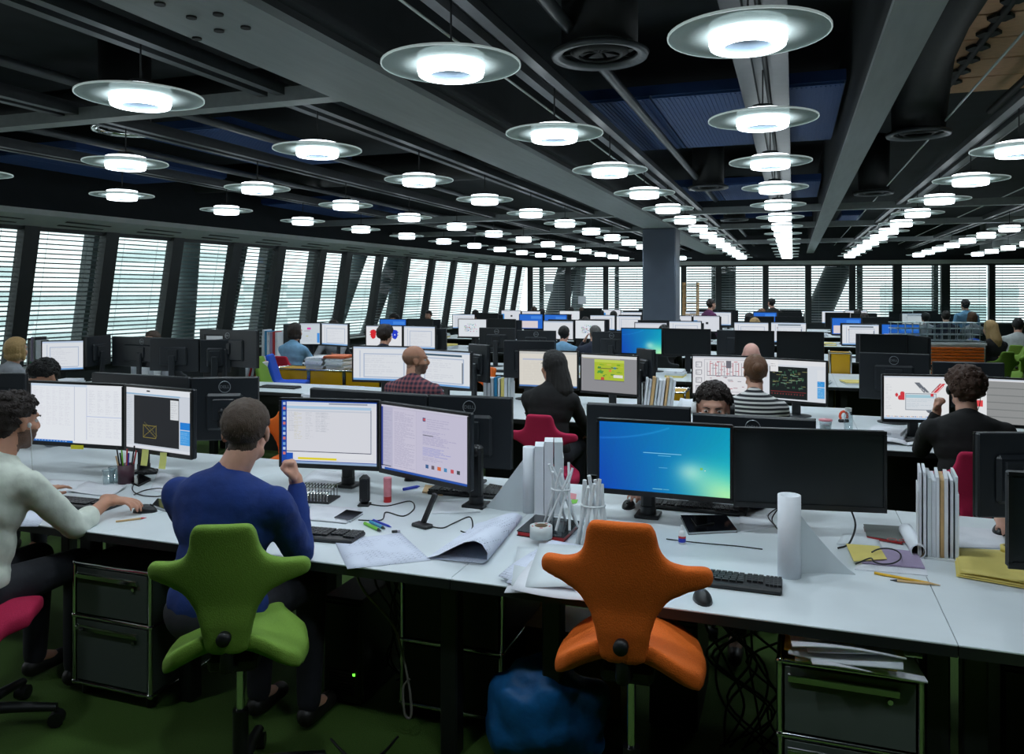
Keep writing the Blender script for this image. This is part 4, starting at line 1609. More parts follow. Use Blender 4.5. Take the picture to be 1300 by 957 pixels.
def head_shapes(mb, T, fem=False):
    k = .94 if fem else 1.0
    mb.ball((0, -.018, .040), (.076 * k, .098, .084), 16, 12, M=T)
    mb.ball((0, .030, -.030), (.060 * k, .060, .080), 14, 10, M=T)
    mb.ball((0, .056, -.088), (.030 * k, .026, .022), 10, 8, M=T)
    mb.limb((-.044 * k, .012, -.066), (0, .058, -.092), .024, .020, 8, M=T).limb((.044 * k, .012, -.066), (0, .058, -.092), .024, .020, 8, M=T)
    mb.ball((0, .072, .034), (.052 * k, .018, .014), 12, 6, M=T)
    mb.limb((0, .086, .018), (0, .106, -.018), .0085, .0125, 8, M=T)
    mb.ball((0, .098, -.024), (.018, .014, .009), 8, 6, M=T)
    for s in (-1, 1):
        mb.ball((s * .042 * k, .058, -.020), (.022, .020, .024), 10, 8, M=T)
        mb.ball((s * .077 * k, -.008, .000), (.011, .021, .033), 10, 8, M=T, rot=Matrix.Rotation(s * .35, 4, 'Z'))
        mb.ball((s * .080 * k, -.014, .012), (.010, .016, .016), 8, 6, M=T)
    mb.ball((0, .086, -.052), (.024, .012, .0065), 10, 6, M=T)
    mb.ball((0, .083, -.064), (.021, .012, .0070), 10, 6, M=T)


def shell(me, T, fn, name, m, parent, zmin=None):
    """Hair, beard or lips: the head's own faces lifted off along their normals by fn(point in head space)."""
    Ti = T.inverted()
    thick, loc = {}, {}
    for v in me.vertices:
        p = Ti @ v.co
        if p.length > .2:
            continue
        h = fn(p)
        if h > 0:
            thick[v.index] = h
    vs_, fs, idx = [], [], {}
    def vid(i, outer):
        if (i, outer) not in idx:
            v = me.vertices[i]
            idx[(i, outer)] = len(vs_)
            vs_.append(v.co + v.normal * (thick.get(i, 0.0) if outer else -.002))
        return idx[(i, outer)]
    for f in me.polygons:
        n = sum(i in thick for i in f.vertices)
        if n:
            fs.append([vid(i, True) for i in f.vertices])
    mb = MB().add(vs_, fs, smooth=True)
    return mb.build(name, m, parent) if fs else None


def hair_fn(kind, seed=0):
    T = {'short': .013, 'crop': .010, 'curly': .034, 'bob': .020, 'long': .018, 'bun': .014, 'quiff': .022, 'fringe': .0025, 'curlydark': .015}[kind]
    off = Vector((seed * 3.1, seed * 1.7, 0))
    def fn(p):
        if kind == 'fringe':
            if p.z > .045 or p.y > .02:
                return 0
        y = p.y
        front = .066 - .10 * abs(p.x)
        if y > .045:
            line = front
        elif y > .005:
            line = .02 + (front - .02) * (y - .005) / .04
        elif y > -.06:
            e = -.054 if kind not in ('long', 'bob') else -.09
            line = e + (.02 - e) * ((y + .06) / .065) ** 1.3
        else:
            line = -.054 if kind not in ('long', 'bob') else -.09
        h = p.z - line
        if abs(p.x) > .070 and -.034 < y < .018 and p.z < .032 and kind not in ('bob', 'long'):
            return 0
        if h <= 0:
            return 0
        t = T * min(1, h / .045) ** .8
        n = mnoise.noise(p * (46 if kind.startswith('curl') else 70) + off)
        n2 = mnoise.noise(Vector((p.x * 120, p.y * 40, p.z * 40)) + off)
        t *= 1 + (.55 if kind.startswith('curl') else .22) * n + .18 * n2
        if kind == 'quiff':
            t *= 1 + 1.1 * max(0, p.z - .06) / .06
        return max(t, .003)
    return fn


def figure(label, loc, rz=0.0, seat=0.50, lean=0.05, yaw=0.0, pitch=0.0, lw=None, rw=None, lpose='flat', rpose='flat', shirt='grey', skin='fair', hair=('short', 'brown'), vox=0.02, sleeve='long', stand=False,
           fem=False, beard=False, face=True, tilt=0.0, size=1.0, wide=1.06, hx=0.0, ehint=None, rfwd=None, rup=None, lfwd=None, lup=None):
    t = thing('person', label, 'person', loc, rz)
    leg = 0.86 if stand else seat + .08
    P = Vector((0, 0, leg))
    k = size
    C = P + Vector((0, lean * .55, .28 * k))
    N = P + Vector((0, lean, .48 * k))
    Hc = N + Vector((hx, .040 + lean * .25, .140))
    HT = Matrix.Translation(Hc) @ Matrix.Rotation(yaw, 4, 'Z') @ Matrix.Rotation(-pitch, 4, 'X') @ Matrix.Rotation(tilt, 4, 'Y')
    sw = (.162 if fem else .182) * wide
    S = {s: N + Vector((s * sw, -.02, -.088)) for s in (-1, 1)}
    W = {}
    for s, w in ((-1, lw), (1, rw)):
        W[s] = Vector(w) if w is not None else (P + Vector((s * .2, .45, .06 if not stand else -.05)) if not stand else S[s] + Vector((s * .08, .08, -.52)))
    E = {}
    for s in (-1, 1):
        E[s], W[s] = ik(S[s], W[s], .285, .255, ehint if ehint and s > 0 else (s * .45, -.35, -1))
    # the body: one continuous skin
    b = MB()
    head_shapes(b, HT, fem)
    nb = HT @ Vector((0, -.022, -.055))
    b.limb(nb, N + Vector((0, -.012, -.02)), .050 if fem else .057, .062, 12)
    b.limb(N + Vector((0, -.01, -.03)), C, .07, .11, 12).limb(C, P, .11, .12, 12)
    for s in (-1, 1):
        b.limb(N + Vector((0, -.01, -.05)), S[s], .06, .045, 10).limb(S[s], E[s], .042, .034, 10).limb(E[s], W[s], .036, .026, 10)
        pose = lpose if s < 0 else rpose
        fw_ = (lfwd if s < 0 else rfwd) or (W[s] - E[s])
        up_ = (lup if s < 0 else rup) or (0, 0, 1)
        hand(b, W[s], fw_, up_, -s, pose)
        hip = P + Vector((s * .09, 0, -.02))
        kn = Vector((s * .12, .42, seat + .05)) if not stand else Vector((s * .09, .02, .47))
        an = Vector((s * .12, .40, .09)) if not stand else Vector((s * .09, -.02, .09))
        b.limb(hip, kn, .07, .05, 10).limb(kn, an, .048, .036, 10).limb(an, an + Vector((0, .12, -.05)), .035, .03, 8)
    me = baked(b, vox, 3 if vox > .01 else 5, 'body')
    me.materials.append(SKIN[skin])
    link('body', me, t)
    # clothes
    c = MB()
    w = (.93 if fem else 1.0) * wide
    c.ball(P + Vector((0, 0, .02)), (.175 * w, .13, .12), 16, 10).ball(P.lerp(C, .55), (.158 * w, .118, .16), 16, 10).ball(C + Vector((0, 0, .02)), (.180 * w, .125, .15), 16, 10)
    c.limb(S[-1] + Vector((.03, 0, -.02)), S[1] + Vector((-.03, 0, -.02)), .074, .074, 12)
    c.limb(N + Vector((0, -.01, -.055)), N + Vector((0, -.012, -.005)), .10, .066, 14)
    c.ball(N.lerp(C, .5) + Vector((0, -.025, -.02)), (.185 * w, .105, .15), 16, 10)
    for s in (-1, 1):
        c.limb(N + Vector((s * .03, -.015, -.03)), S[s] + Vector((-s * .02, 0, .0)), .062, .060, 12)
    for s in (-1, 1):
        c.limb(S[s], E[s], .060 * w, .050 * w, 12)
        e = W[s] if sleeve == 'long' else E[s].lerp(W[s], .35)
        c.limb(E[s], e - (e - E[s]).normalized() * (.02 if sleeve == 'long' else 0), .050 * w, .036 if sleeve == 'long' else .046, 12)
        if sleeve != 'long':
            c.limb(E[s].lerp(W[s], .28), e, .052, .052, 12)
    cv = max(vox, .009)
    sm = baked(c, cv, 12 if cv < .012 else 5, 'shirt')
    def folds(co):
        out = co.copy()
        for i, p in enumerate(co):
            n = mnoise.noise(Vector((p[0] * 9, p[1] * 9, p[2] * 14)))
            n2 = mnoise.noise(Vector((p[0] * 24, p[1] * 24, p[2] * 30)))
            out[i] += (p - np.array((0, lean * .5, p[2]))) * (.022 * n + .014 * n2)
        return out
    if vox < .015:
        warp(sm, folds)
    sm.materials.append(SHIRT[shirt])
    link('shirt', sm, t)
    tr = MB().ball(P + Vector((0, 0, -.03)), (.185 * w, .14, .11), 14, 10)
    for s in (-1, 1):
        hip = P + Vector((s * .09, .02, -.03))
        kn = Vector((s * .12, .42, seat + .05)) if not stand else Vector((s * .09, .02, .47))
        an = Vector((s * .12, .40, .10)) if not stand else Vector((s * .09, -.02, .10))
        tr.limb(hip, kn, .092, .066, 12).limb(kn, an, .064, .05, 12)
        sh = MB().limb(an + Vector((0, -.02, -.05)), an + Vector((0, .15, -.062)), .042, .036, 10)
        sm2 = baked(sh, max(vox, .012), 3, 'shoe')
        sm2.materials.append(SHOE)
        link('shoe', sm2, t)
    tm = baked(tr, max(vox, .014), 4, 'trousers')
    tm.materials.append(TROUSER)
    link('trousers', tm, t)
    # hair and face
    if hair:
        ho = shell(me, HT, hair_fn(hair[0], len(label)), 'hair', HAIR[hair[1]], t)
        hm = HAIR[hair[1]]
        x = MB()
        rr = random.Random(5)
        if hair[0] == 'long':
            x.ball((0, -.03, .03), (.088, .108, .095), 14, 10, M=HT)
            x.limb((0, -.075, .0), (0, -.12, -.16), .072, .082, 12, M=HT).limb((0, -.12, -.16), (.0, -.13, -.36), .082, .05, 12, M=HT)
            x.limb((.06, -.02, .0), (.075, -.06, -.18), .032, .03, 10, M=HT).limb((-.06, -.03, .0), (-.07, -.07, -.2), .028, .03, 10, M=HT)
        elif hair[0] == 'bob':
            x.ball((0, -.035, .02), (.096, .095, .092), 14, 10, M=HT).ball((0, -.045, -.045), (.094, .072, .062), 14, 10, M=HT).limb((.078, .0, .0), (.082, .0, -.08), .022, .018, 8, M=HT).limb((-.078, .0, .0), (-.082, .0, -.08), .022, .018, 8, M=HT)
        elif hair[0] == 'bun':
            x.ball((0, -.105, .045), (.046, .042, .044), 12, 10, M=HT).ball((0, -.07, .03), (.062, .055, .065), 12, 10, M=HT)
        elif hair[0].startswith('curl') and vox < .015:
            big = hair[0] == 'curly'
            for q in range(420 if big else 260):
                th, ph = rr.random() * 2 * PI, math.acos(1 - rr.random() * 1.35)
                d = Vector((math.sin(ph) * math.cos(th), math.sin(ph) * math.sin(th), math.cos(ph)))
                if d.y > .55 and d.z < .45 or (d.z < .05 and d.y > -.1):
                    continue
                base = Vector((d.x * .082, -.018 + d.y * .104, .042 + d.z * .088))
                g = (.026 if big else .012) * (.7 + .6 * rr.random())
                a0 = rr.random() * 6
                e1, e2 = frame_of(d)
                pts = [base + d * g * s_ / 5 + (e1 * math.cos(a0 + s_ * 1.5) + e2 * math.sin(a0 + s_ * 1.5)) * .008 for s_ in range(6)]
                x.tube(pts, [.0065, .0075, .007, .0065, .005, .003], 5, M=HT)
        elif hair[0] in ('short', 'quiff', 'crop') and vox < .008:
            for q in range(900):
                th, ph = rr.random() * 2 * PI, math.acos(1 - rr.random() * 1.5)
                d = Vector((math.sin(ph) * math.cos(th), math.sin(ph) * math.sin(th), math.cos(ph)))
                if d.y > .5 and d.z < .5 or (d.z < -.25 and d.y > -.45) or (d.y > .1 and d.z < .3) or (abs(d.x) > .8 and d.z < 0):
                    continue
                base = Vector((d.x * .080, -.018 + d.y * .102, .040 + d.z * .088))
                e = base + d * .007 + Vector((0, .4 * d.z, -.7)) * .016 + Vector((rr.random() - .5, rr.random() - .5, rr.random() - .5)) * .006
                x.tube([base, e], [.0026, .0008], 3, M=HT, cap=False)
        if x.f:
            if hair[0] in ('long', 'bob', 'bun'):
                hm2 = baked(x, max(vox * .7, .007), 4, 'hair_lengths')
                def strands(co):
                    out = co.copy()
                    for i, p in enumerate(co):
                        out[i, 0] += .006 * mnoise.noise(Vector((p[0] * 60, p[1] * 60, p[2] * 6)))
                        out[i, 1] += .008 * mnoise.noise(Vector((p[0] * 70 + 9, p[1] * 50, p[2] * 5)))
                    return out
                warp(hm2, strands)
                hm2.materials.append(hm)
                link('hair_lengths', hm2, ho if ho else t)
            else:
                x.build('hair_strands', hm, ho if ho else t)
    if face and vox < .015:
        for s in (-1, 1):
            e = MB().ball((s * .031, .0700, .008), (.0125, .012, .0078), 12, 8, M=HT).build('eye', M_EYE, t)
            MB().ball((s * .031, .0795, .008), (.0052, .0035, .0056), 10, 6, M=HT).build('iris', M_IRIS, e)
            MB().tube([(s * .013, .090, .026), (s * .03, .0925, .031), (s * .048, .080, .027)], [.003, .0035, .0015], 6, M=HT, flat=.7).build('eyebrow', HAIR[hair[1]] if hair else HAIR['stubble'], t)
        shell(me, HT, lambda p: .0012 if (p.y > .07 and abs(p.x) < .024 and -.071 < p.z < -.046 and p.y > .082) else 0, 'lips', M_LIP, t)
    if beard:
        shell(me, HT, lambda p: .0022 + .0012 * mnoise.noise(p * 200) if (p.z < -.028 - .25 * max(0, .03 - p.y) and p.z > -.115 and p.y > -.01 and not (p.y > .080 and abs(p.x) < .022 and -.070 < p.z < -.046)) else 0, 'beard', HAIR['stubble'], t)
    t['head'] = [*Hc]
    return t, HT


def seated(px, Y, label, **kw):
    return figure(label, (xy(px, Y), Y, 0), **kw)


def on_desk(loc, rz, p):
    """A world point seen from a person standing at loc and turned by rz."""
    return Matrix.Rotation(-rz, 3, 'Z') @ (Vector(p) - Vector((loc[0], loc[1], 0)))


# the two men in front
L1 = (-3.13, 2.30, 0)
hp = Vector((-2.83, 2.88, .785))
make_chair((-3.04, 2.26, 0), -.95, 'magenta', 'magenta task chair under the man in the white shirt', 0.50)
man1, T1 = figure('man in a white shirt with rolled sleeves and earphones, reaching for a mouse', L1, 0.0, seat=.49, lean=.13, yaw=-.12, pitch=.10, rw=on_desk(L1, 0, hp + Vector((-.12, -.05, .012))), rpose='mouse', rfwd=(1, .28, -.06), rup=(0, 0, 1),
                  lw=on_desk(L1, 0, (-3.42, 2.86, .785)), shirt='white', skin='warm', hair=('curlydark', 'darkbrown'), vox=.0062, sleeve='rolled', beard=True, size=1.0)
e = MB().ball((.083, .012, -.004), (.009, .009, .011), 10, 8, M=T1).tube([T1 @ Vector((.085, .016, -.012)), T1 @ Vector((.080, .03, -.06)), T1 @ Vector((.06, .05, -.14)), T1 @ Vector((.02, .09, -.22))], .0018, 6)
e.build('earphone', M_WHITE, man1, label='white earphone with cable')

L2 = (-1.96, 2.36, 0)
make_chair((-1.81, 2.30, 0), .45, 'green', 'green saddle chair under the man in the blue sweater', 0.615)
man2, T2 = figure('man in a blue sweater seen from behind, right fist raised to his chin', L2, 0.0, seat=.535, lean=.07, yaw=.38, pitch=.16, hx=.03, wide=1.16, ehint=(.15, .05, -1), rw=on_desk(L2, 0, (-1.83, 2.66, 1.0)), rpose='fist', rfwd=(-.15, -.12, 1), rup=(.8, .6, 0),
                  lw=on_desk(L2, 0, (-2.10, 2.80, .785)), shirt='blue', skin='fair', hair=('short', 'brown'), vox=.0062, size=.96)

# behind the nearest desk
L7 = (xy(912, 4.40), 4.40, 0)
make_chair((L7[0], 4.42, 0), PI, 'green', 'green task chair under the man with headphones', 0.46)
man7, T7 = figure('dark haired man with headphones looking over two black monitors', L7, PI, seat=.46, lean=.20, yaw=.05, pitch=.12, lw=on_desk(L7, PI, (-.20, 3.86, .79)), rw=on_desk(L7, PI, (-.69, 3.80, .79)), rpose='mouse',
                  shirt='navy', skin='fair', hair=('curlydark', 'darkbrown'), vox=.0065)
hpm = MB()
hpm.tube([T7 @ Vector((.098 * math.cos(a), -.01, .02 + .112 * math.sin(a))) for a in [PI * k / 12 for k in range(13)]], .006, 6)
hpb = hpm.build('headphone_band', M_LEG, man7)
for s in (-1, 1):
    MB().tube([T7 @ Vector((s * .082, -.008, .0)), T7 @ Vector((s * .104, -.008, .0))], [.036, .033], 16).build('headphone_cup', M_WHITE if s > 0 else M_LEG, hpb)
L4 = (xy(97, 4.35), 4.35, 0)
make_chair((L4[0], 4.36, 0), PI, 'charcoal', 'charcoal task chair under the dark haired worker', 0.48)
figure('person of whom thick black hair shows above the monitors near the left workers', L4, PI, seat=.45, lean=.18, pitch=.5, shirt='grey', skin='warm', hair=('curlydark', 'black'), vox=.010, lw=on_desk(L4, PI, (L4[0] + .2, 3.9, .79)), rw=on_desk(L4, PI, (L4[0] - .2, 3.9, .79)))
L11 = (1.28, 4.42, 0)
make_chair((1.28, 4.43, 0), PI, 'charcoal', 'charcoal task chair at the frame edge behind the dark monitors', 0.46)
hq = at(1262, 668, .785)
figure('person at the frame edge of whom a clasped hand shows by the dark monitor', L11, PI, seat=.46, lean=.10, rw=on_desk(L11, PI, (hq.x + .03, hq.y + .07, .79)), rpose='mouse', rfwd=(.15, 1, -.1), lw=on_desk(L11, PI, (1.4, 3.95, .79)), shirt='black', skin='fair', hair=('short', 'brown'), vox=.0075)

# second row, seen from behind
def row_b(px, Y, colour, chlab, lab, seat=.47, dy=0.0, crz=0.0, **kw):
    make_chair((xy(px, Y + dy), Y + dy, 0), crz, colour, chlab, seat)
    return seated(px, Y, lab, seat=seat, **kw)


p, T = row_b(523, 5.85, 'charcoal', 'charcoal task chair under the bald man in plaid', 'bald bearded man in a plaid shirt, turned to face the aisle', yaw=-1.05, lean=.03, shirt='plaid', skin='warm', hair=('fringe', 'shaved'), vox=.008, beard=True, seat=.48)
p, T = row_b(697, 5.75, 'magenta', 'magenta task chair under the long haired woman', 'woman with very long black hair in a dark cardigan', yaw=1.0, lean=.04, shirt='black', skin='warm', hair=('long', 'black'), vox=.009, fem=True, seat=.47, dy=-.05)
p, T = row_b(957, 5.75, 'green', 'green task chair under the woman in stripes', 'woman in a striped top with ginger hair in a bun', yaw=.25, lean=.10, shirt='stripe', skin='fair', hair=('bun', 'ginger'), vox=.009, fem=True, seat=.47)
p, T = row_b(1230, 5.28, 'magenta', 'magenta task chair under the curly haired worker', 'curly haired worker in a black sweater with a headset', yaw=.10, lean=.06, shirt='black', skin='fair', hair=('curly', 'curlbrown'), vox=.008, seat=.46, lw=(-.13, .25, 1.0), lpose='fist', lfwd=(.1, -.1, 1), lup=(-.7, .6, 0))
e = MB().ball((-.088, -.005, .0), (.016, .026, .03), 10, 8, M=T).ball((.088, -.005, .0), (.016, .026, .03), 10, 8, M=T).tube([T @ Vector((.09, .01, -.02)), T @ Vector((.088, .03, -.09)), T @ Vector((.06, .05, -.2))], .002, 6)
e.build('headset', M_LEG, p)
row_b(10, 5.75, 'charcoal', 'charcoal task chair under the blonde worker', 'blonde worker with bobbed hair and a grey top', yaw=.05, shirt='grey', skin='fair', hair=('bob', 'blonde'), vox=.011, fem=True, seat=.46)


def row_far(px, Y, colour, lab, rz=0.0, seat=.46, **kw):
    x = xy(px, Y)
    make_chair((x, Y, 0), rz, colour, '%s task chair under the %s' % (colour, lab.replace(',', '')), seat)
    kw.setdefault('vox', .017)
    return figure(lab, (x, Y, 0), rz, seat=seat, **kw)


row_far(955, 7.95, 'charcoal', 'bald pink headed person, bent behind the black monitors', PI, lean=.12, pitch=.35, shirt='grey', skin='pink', hair=None, vox=.011, seat=.44)
row_far(205, 7.95, 'charcoal', 'brown haired person, hidden behind the ring emblem monitor', PI, lean=.1, shirt='grey', hair=('short', 'brown'), seat=.44)
row_far(370, 9.35, 'red', 'blue shirted worker, dark bobbed hair', 0, yaw=-.2, shirt='sky', hair=('bob', 'darkbrown'), skin='warm', fem=True, vox=.014, seat=.48)
row_far(485, 9.1, 'charcoal', 'dark curly haired worker, facing the coloured shapes', 0, shirt='navy', hair=('curly', 'darkbrown'), seat=.48)
row_far(602, 18.6, 'orange', 'purple shirted worker, dark hair, by a far white screen', 0, shirt='purple', hair=('short', 'black'), seat=.46)
row_far(714, 11.6, 'charcoal', 'black haired worker, before the scribbled screen', 0, shirt='sky', hair=('short', 'black'), seat=.40)
row_far(753, 11.4, 'charcoal', 'grey haired worker, one hand up by the scribbled screen', 0, yaw=.6, shirt='navy', hair=('short', 'grey'), seat=.42, lw=(-.2, .25, 1.0))
row_far(742, 15.4, 'charcoal', 'dark haired worker, before the far white screen with dark mark', 0, shirt='black', hair=('short', 'darkbrown'), seat=.42)
row_far(778, 18.6, 'charcoal', 'dark haired worker, before the far blue desktop', 0, shirt='navy', hair=('short', 'black'), seat=.46)
row_far(842, 12.1, 'charcoal', 'black haired worker, nearer the pillar in a pair', 0, shirt='black', hair=('short', 'black'), seat=.42)
row_far(858, 15.5, 'charcoal', 'black haired worker, farther from the pillar in a pair', 0, shirt='navy', hair=('short', 'black'), seat=.42)
row_far(958, 15.4, 'green', 'blonde worker, low behind the far dark monitors', 0, shirt='grey', hair=('bob', 'blonde'), seat=.43)
row_far(427, 11.4, 'charcoal', 'dark haired worker, facing the room by the fourth row', PI, shirt='grey', hair=('short', 'darkbrown'), seat=.46)
row_far(503, 14.4, 'charcoal', 'curly haired worker, facing the room above the coloured shapes', PI, shirt='black', hair=('curly', 'black'), seat=.46)
row_far(546, 17.7, 'charcoal', 'dark haired worker, facing the room before the blue screens', PI, shirt='navy', hair=('short', 'darkbrown'), seat=.46)
row_far(689, 20.9, 'charcoal', 'dark haired worker, behind a white far screen', PI, shirt='black', hair=('short', 'black'), seat=.46)
row_far(677, 22.9, 'charcoal', 'brown haired worker, next to the corner windows', 0, shirt='grey', hair=('bob', 'brown'), seat=.46)
row_far(724, 22.9, 'charcoal', 'dark haired worker, below the far brace', 0, shirt='black', hair=('short', 'black'), seat=.46)
row_far(738, 22.9, 'charcoal', 'pale shirted worker, below the far brace', 0, shirt='pale', hair=('short', 'brown'), seat=.46)
row_far(953, 17.8, 'charcoal', 'dark haired worker, left of the standing pair', .4, shirt='black', hair=('bob', 'black'), seat=.46)
row_far(967, 20.6, 'charcoal', 'ginger haired worker, beside the standing man in black', 0, shirt='black', hair=('long', 'ginger'), seat=.50)
row_far(1089, 20.7, 'charcoal', 'dark haired worker, grey shirt, at the far windows', 0, shirt='pale', hair=('short', 'black'), seat=.50)
row_far(1097, 18.7, 'charcoal', 'dark haired worker, dark jumper, at the far windows', 0, yaw=.4, shirt='navy', hair=('short', 'darkbrown'), seat=.46)
row_far(1263, 13.2, 'green', 'blonde woman, black jacket, beside the glass partition', .5, shirt='black', hair=('long', 'blonde'), fem=True, seat=.50)
row_far(1292, 15.2, 'green', 'white shirted man, black hair, at the frame edge', -.3, shirt='pale', hair=('short', 'black'), seat=.48)
row_far(1177, 18.8, 'charcoal', 'dark haired worker, behind the scale model near the shutter end', .2, shirt='grey', hair=('short', 'black'), seat=.48)
row_far(1202, 18.6, 'charcoal', 'broad dark haired worker, behind the middle of the scale model', 0, shirt='navy', hair=('short', 'darkbrown'), seat=.52)
row_far(1237, 18.6, 'charcoal', 'ginger haired worker, behind the glass partition', .3, shirt='grey', hair=('bob', 'ginger'), fem=True, seat=.50)
for (px, Y, lab, rz, sh_, hr) in ((900, 17.9, 'standing man in a plum shirt beside the pillar', -.9, 'purple', ('short', 'darkbrown')), (981, 20.9, 'standing man in black before the far windows', .6, 'black', ('short', 'black')),
                                  (1227, 19.2, 'standing person in blue behind the glass partition', .3, 'sky', ('short', 'black'))):
    figure(lab, (xy(px, Y), Y, 0), rz, shirt=sh_, hair=hr, stand=True, vox=.018, lean=.02, size=.95)

# empty chairs
make_chair((xy(787, 2.35), 2.53, 0), 0.06, 'orange', 'orange saddle chair standing empty at the nearest desk', 0.685)
make_chair((.80, 2.42, 0), .12, 'green', 'green saddle chair of which one wing shows at the frame edge', 0.56)
make_chair((xy(341, 4.66), 4.66, 0), 3.0, 'orange', 'orange chair seen between the green chair man\'s head and his screen', .56)
make_chair((xy(632, 14.5), 14.5, 0), .9, 'orange', 'empty orange chair beyond the paper files', .50)
make_chair((xy(600, 8.6), 8.6, 0), 2.2, 'orange', 'empty orange chair in the second aisle', .46)
make_chair((xy(1242, 14.6), 14.6, 0), 2.8, 'orange', 'empty orange chair beyond the shutter cabinet', .50)
make_chair((xy(1228, 16.6), 16.6, 0), 2.5, 'blue', 'empty blue chair beyond the shutter cabinet', .48)
make_chair((xy(1278, 14.2), 14.2, 0), 1.5, 'green', 'empty green chair on the far green carpet', .5)
make_chair((xy(545, 4.62), 4.62, 0), 3.0, 'green', 'green chair half seen under the nearest desk', .5)
make_chair((xy(965, 4.72), 4.75, 0), .2, 'green', 'green chair behind the tangled cables', .5)


def shell_chair(loc, rz, colour, label):
    """One-piece tub chair with a flared back on high legs."""
    t = thing('shell_chair', label, 'chair', loc, rz)
    t.scale = (.88, .88, 1.0)
    u = .24
    b = MB().prism([(-.2, -.2), (.2, -.2), (.22, .1), (.17, .24), (-.17, .24), (-.22, .1)], .36 + u, .44 + u)
    q = [(-.2, -.2, .38), (.2, -.2, .38), (.2, -.13, .4), (-.2, -.13, .4), (-.15, -.30, .76), (.15, -.30, .76), (.15, -.25, .76), (-.15, -.25, .76)]
    b.add([(x, y, z + u) for x, y, z in q], [(0, 3, 2, 1), (4, 5, 6, 7), (0, 1, 5, 4), (1, 2, 6, 5), (2, 3, 7, 6), (3, 0, 4, 7)])
    me = baked(b, .014, 10, 'seat_shell')
    me.materials.append(FAB[colour])
    link('seat_shell', me, t)
    for sx in (-1, 1):
        for sy in (-1, 1):
            MB().tube([(sx * .14, sy * .14, .38 + u), (sx * .2, sy * .2, 0)], [.018, .012], 8).build('leg', M_LEG, t)
    return t


shell_chair((xy(354, 7.78), 7.78, 0), -1.3, 'green', 'green tub chair on high legs beside the blue one')
shell_chair((xy(368, 8.14), 8.14, 0), -1.2, 'blue', 'blue tub chair on high legs before the yellow cabinets')

# ---------------------------------------------------------------- things on and under the desks
M_PAPER = mat('white_paper', srgb(226, 230, 236), 0.75, var=0.03, scale=12)
M_PLAN = mat_print('printed_plan', srgb(214, 220, 236), srgb(84, 94, 126), 20, 1.0, .6, .3)
M_TEXT = mat_print('printed_page', srgb(226, 228, 234), srgb(150, 156, 170), 40, .6, .8, .14)
M_TRACE = mat('translucent_tracing_paper', srgb(206, 214, 218), 0.5, var=0.04, scale=6)
M_YPAPER = mat('yellow_tracing_paper', srgb(228, 210, 120), 0.65, var=0.06, scale=8)
M_YPRINT = mat_print('yellow_print', srgb(226, 206, 112), srgb(176, 150, 60), 14, .6, .7, .2)
M_PURPLE = mat('lilac_paper', srgb(164, 148, 178), 0.7, var=0.04)
M_KEYS = mat('black_keycaps', srgb(34, 37, 40), 0.5, var=0.05)
M_KBASE = mat('black_keyboard_case', srgb(20, 22, 24), 0.4)
M_RED = mat('red_gloss', srgb(190, 40, 44), 0.4)
M_PINK = mat('pink_lotion', srgb(226, 140, 150), 0.35, var=0.04)
M_CLEAR = mat_glass('clear_plastic', (0.9, 0.94, 0.95), 0.2, 0.08)
M_TAPE = mat('white_tape', srgb(206, 212, 212), 0.35, var=0.03)
M_YELLOWCAB = mat('yellow_cabinet_panel', srgb(196, 150, 12), 0.35, var=0.04, scale=4)
M_DARKCAB = mat('anthracite_panel', srgb(78, 86, 82), 0.4, var=0.04, scale=4)
M_GREEN = mat('bright_green_plastic', srgb(110, 190, 40), 0.4)
M_TEAL = mat('teal_plastic', srgb(40, 140, 190), 0.4)
M_BLUE = mat('blue_plastic', srgb(34, 56, 180), 0.4)
M_YEL = mat('yellow_pencil_paint', srgb(216, 168, 30), 0.4)
M_WOOD = mat('pale_wood', srgb(206, 170, 120), 0.6, var=0.1)
M_CARD = mat('brown_card', srgb(120, 100, 78), 0.8)
M_NOTE = mat('yellow_sticky_note', srgb(222, 222, 128), 0.7, var=0.03)
M_PHONE = mat('phone_glass', srgb(12, 13, 16), 0.12)
M_MODEL = mat('white_model_card', srgb(222, 226, 228), 0.5, var=0.02)
M_LEAD = mat('grey_cable', srgb(120, 116, 110), 0.6)

kb = MB()
for r_, row in enumerate((15, 14, 14, 13, 12)):
    for c_ in range(row):
        w_ = .300 / row
        kb.box((-.205 + .300 * (c_ + .5) / row, .045 - r_ * .0185, .021), (w_ - .0035, .0150, .008))
    for c_ in range(3):
        if r_ < 4:
            kb.box((.112 + c_ * .019, .045 - r_ * .0185, .021), (.0155, .0150, .008))
    for c_ in range(4):
        kb.box((.172 + c_ * .0135, .045 - r_ * .0185, .021), (.011, .0150, .008))
KB_KEYS = kb.mesh('keys', M_KEYS)
KB_CASE = MB().box((0, 0, .009), (.44, .135, .018), bev=.005).mesh('keyboard_case', M_KBASE)


def keyboard(x, y, rz, label, z=DESK):
    t = thing('keyboard', label, 'keyboard', (x, y, z), rz)
    link('case', KB_CASE, t)
    k = link('keys', KB_KEYS, t, kind='stuff')
    return t


mb_ = MB().ball((0, 0, .0), (.031, .056, .036), 16, 10)
MOUSE = mb_.mesh('mouse_shell', M_KBASE)
warp(MOUSE, lambda c: np.stack([c[:, 0], c[:, 1], np.maximum(c[:, 2], 0.0)], 1))


def mouse(x, y, rz, label, z=DESK):
    t = thing('computer_mouse', label, 'mouse', (x, y, z), rz)
    link('shell', MOUSE, t)
    MB().tube([(0, .022, .034), (0, .040, .028)], .004, 8).build('wheel', M_LEG, t)
    return t


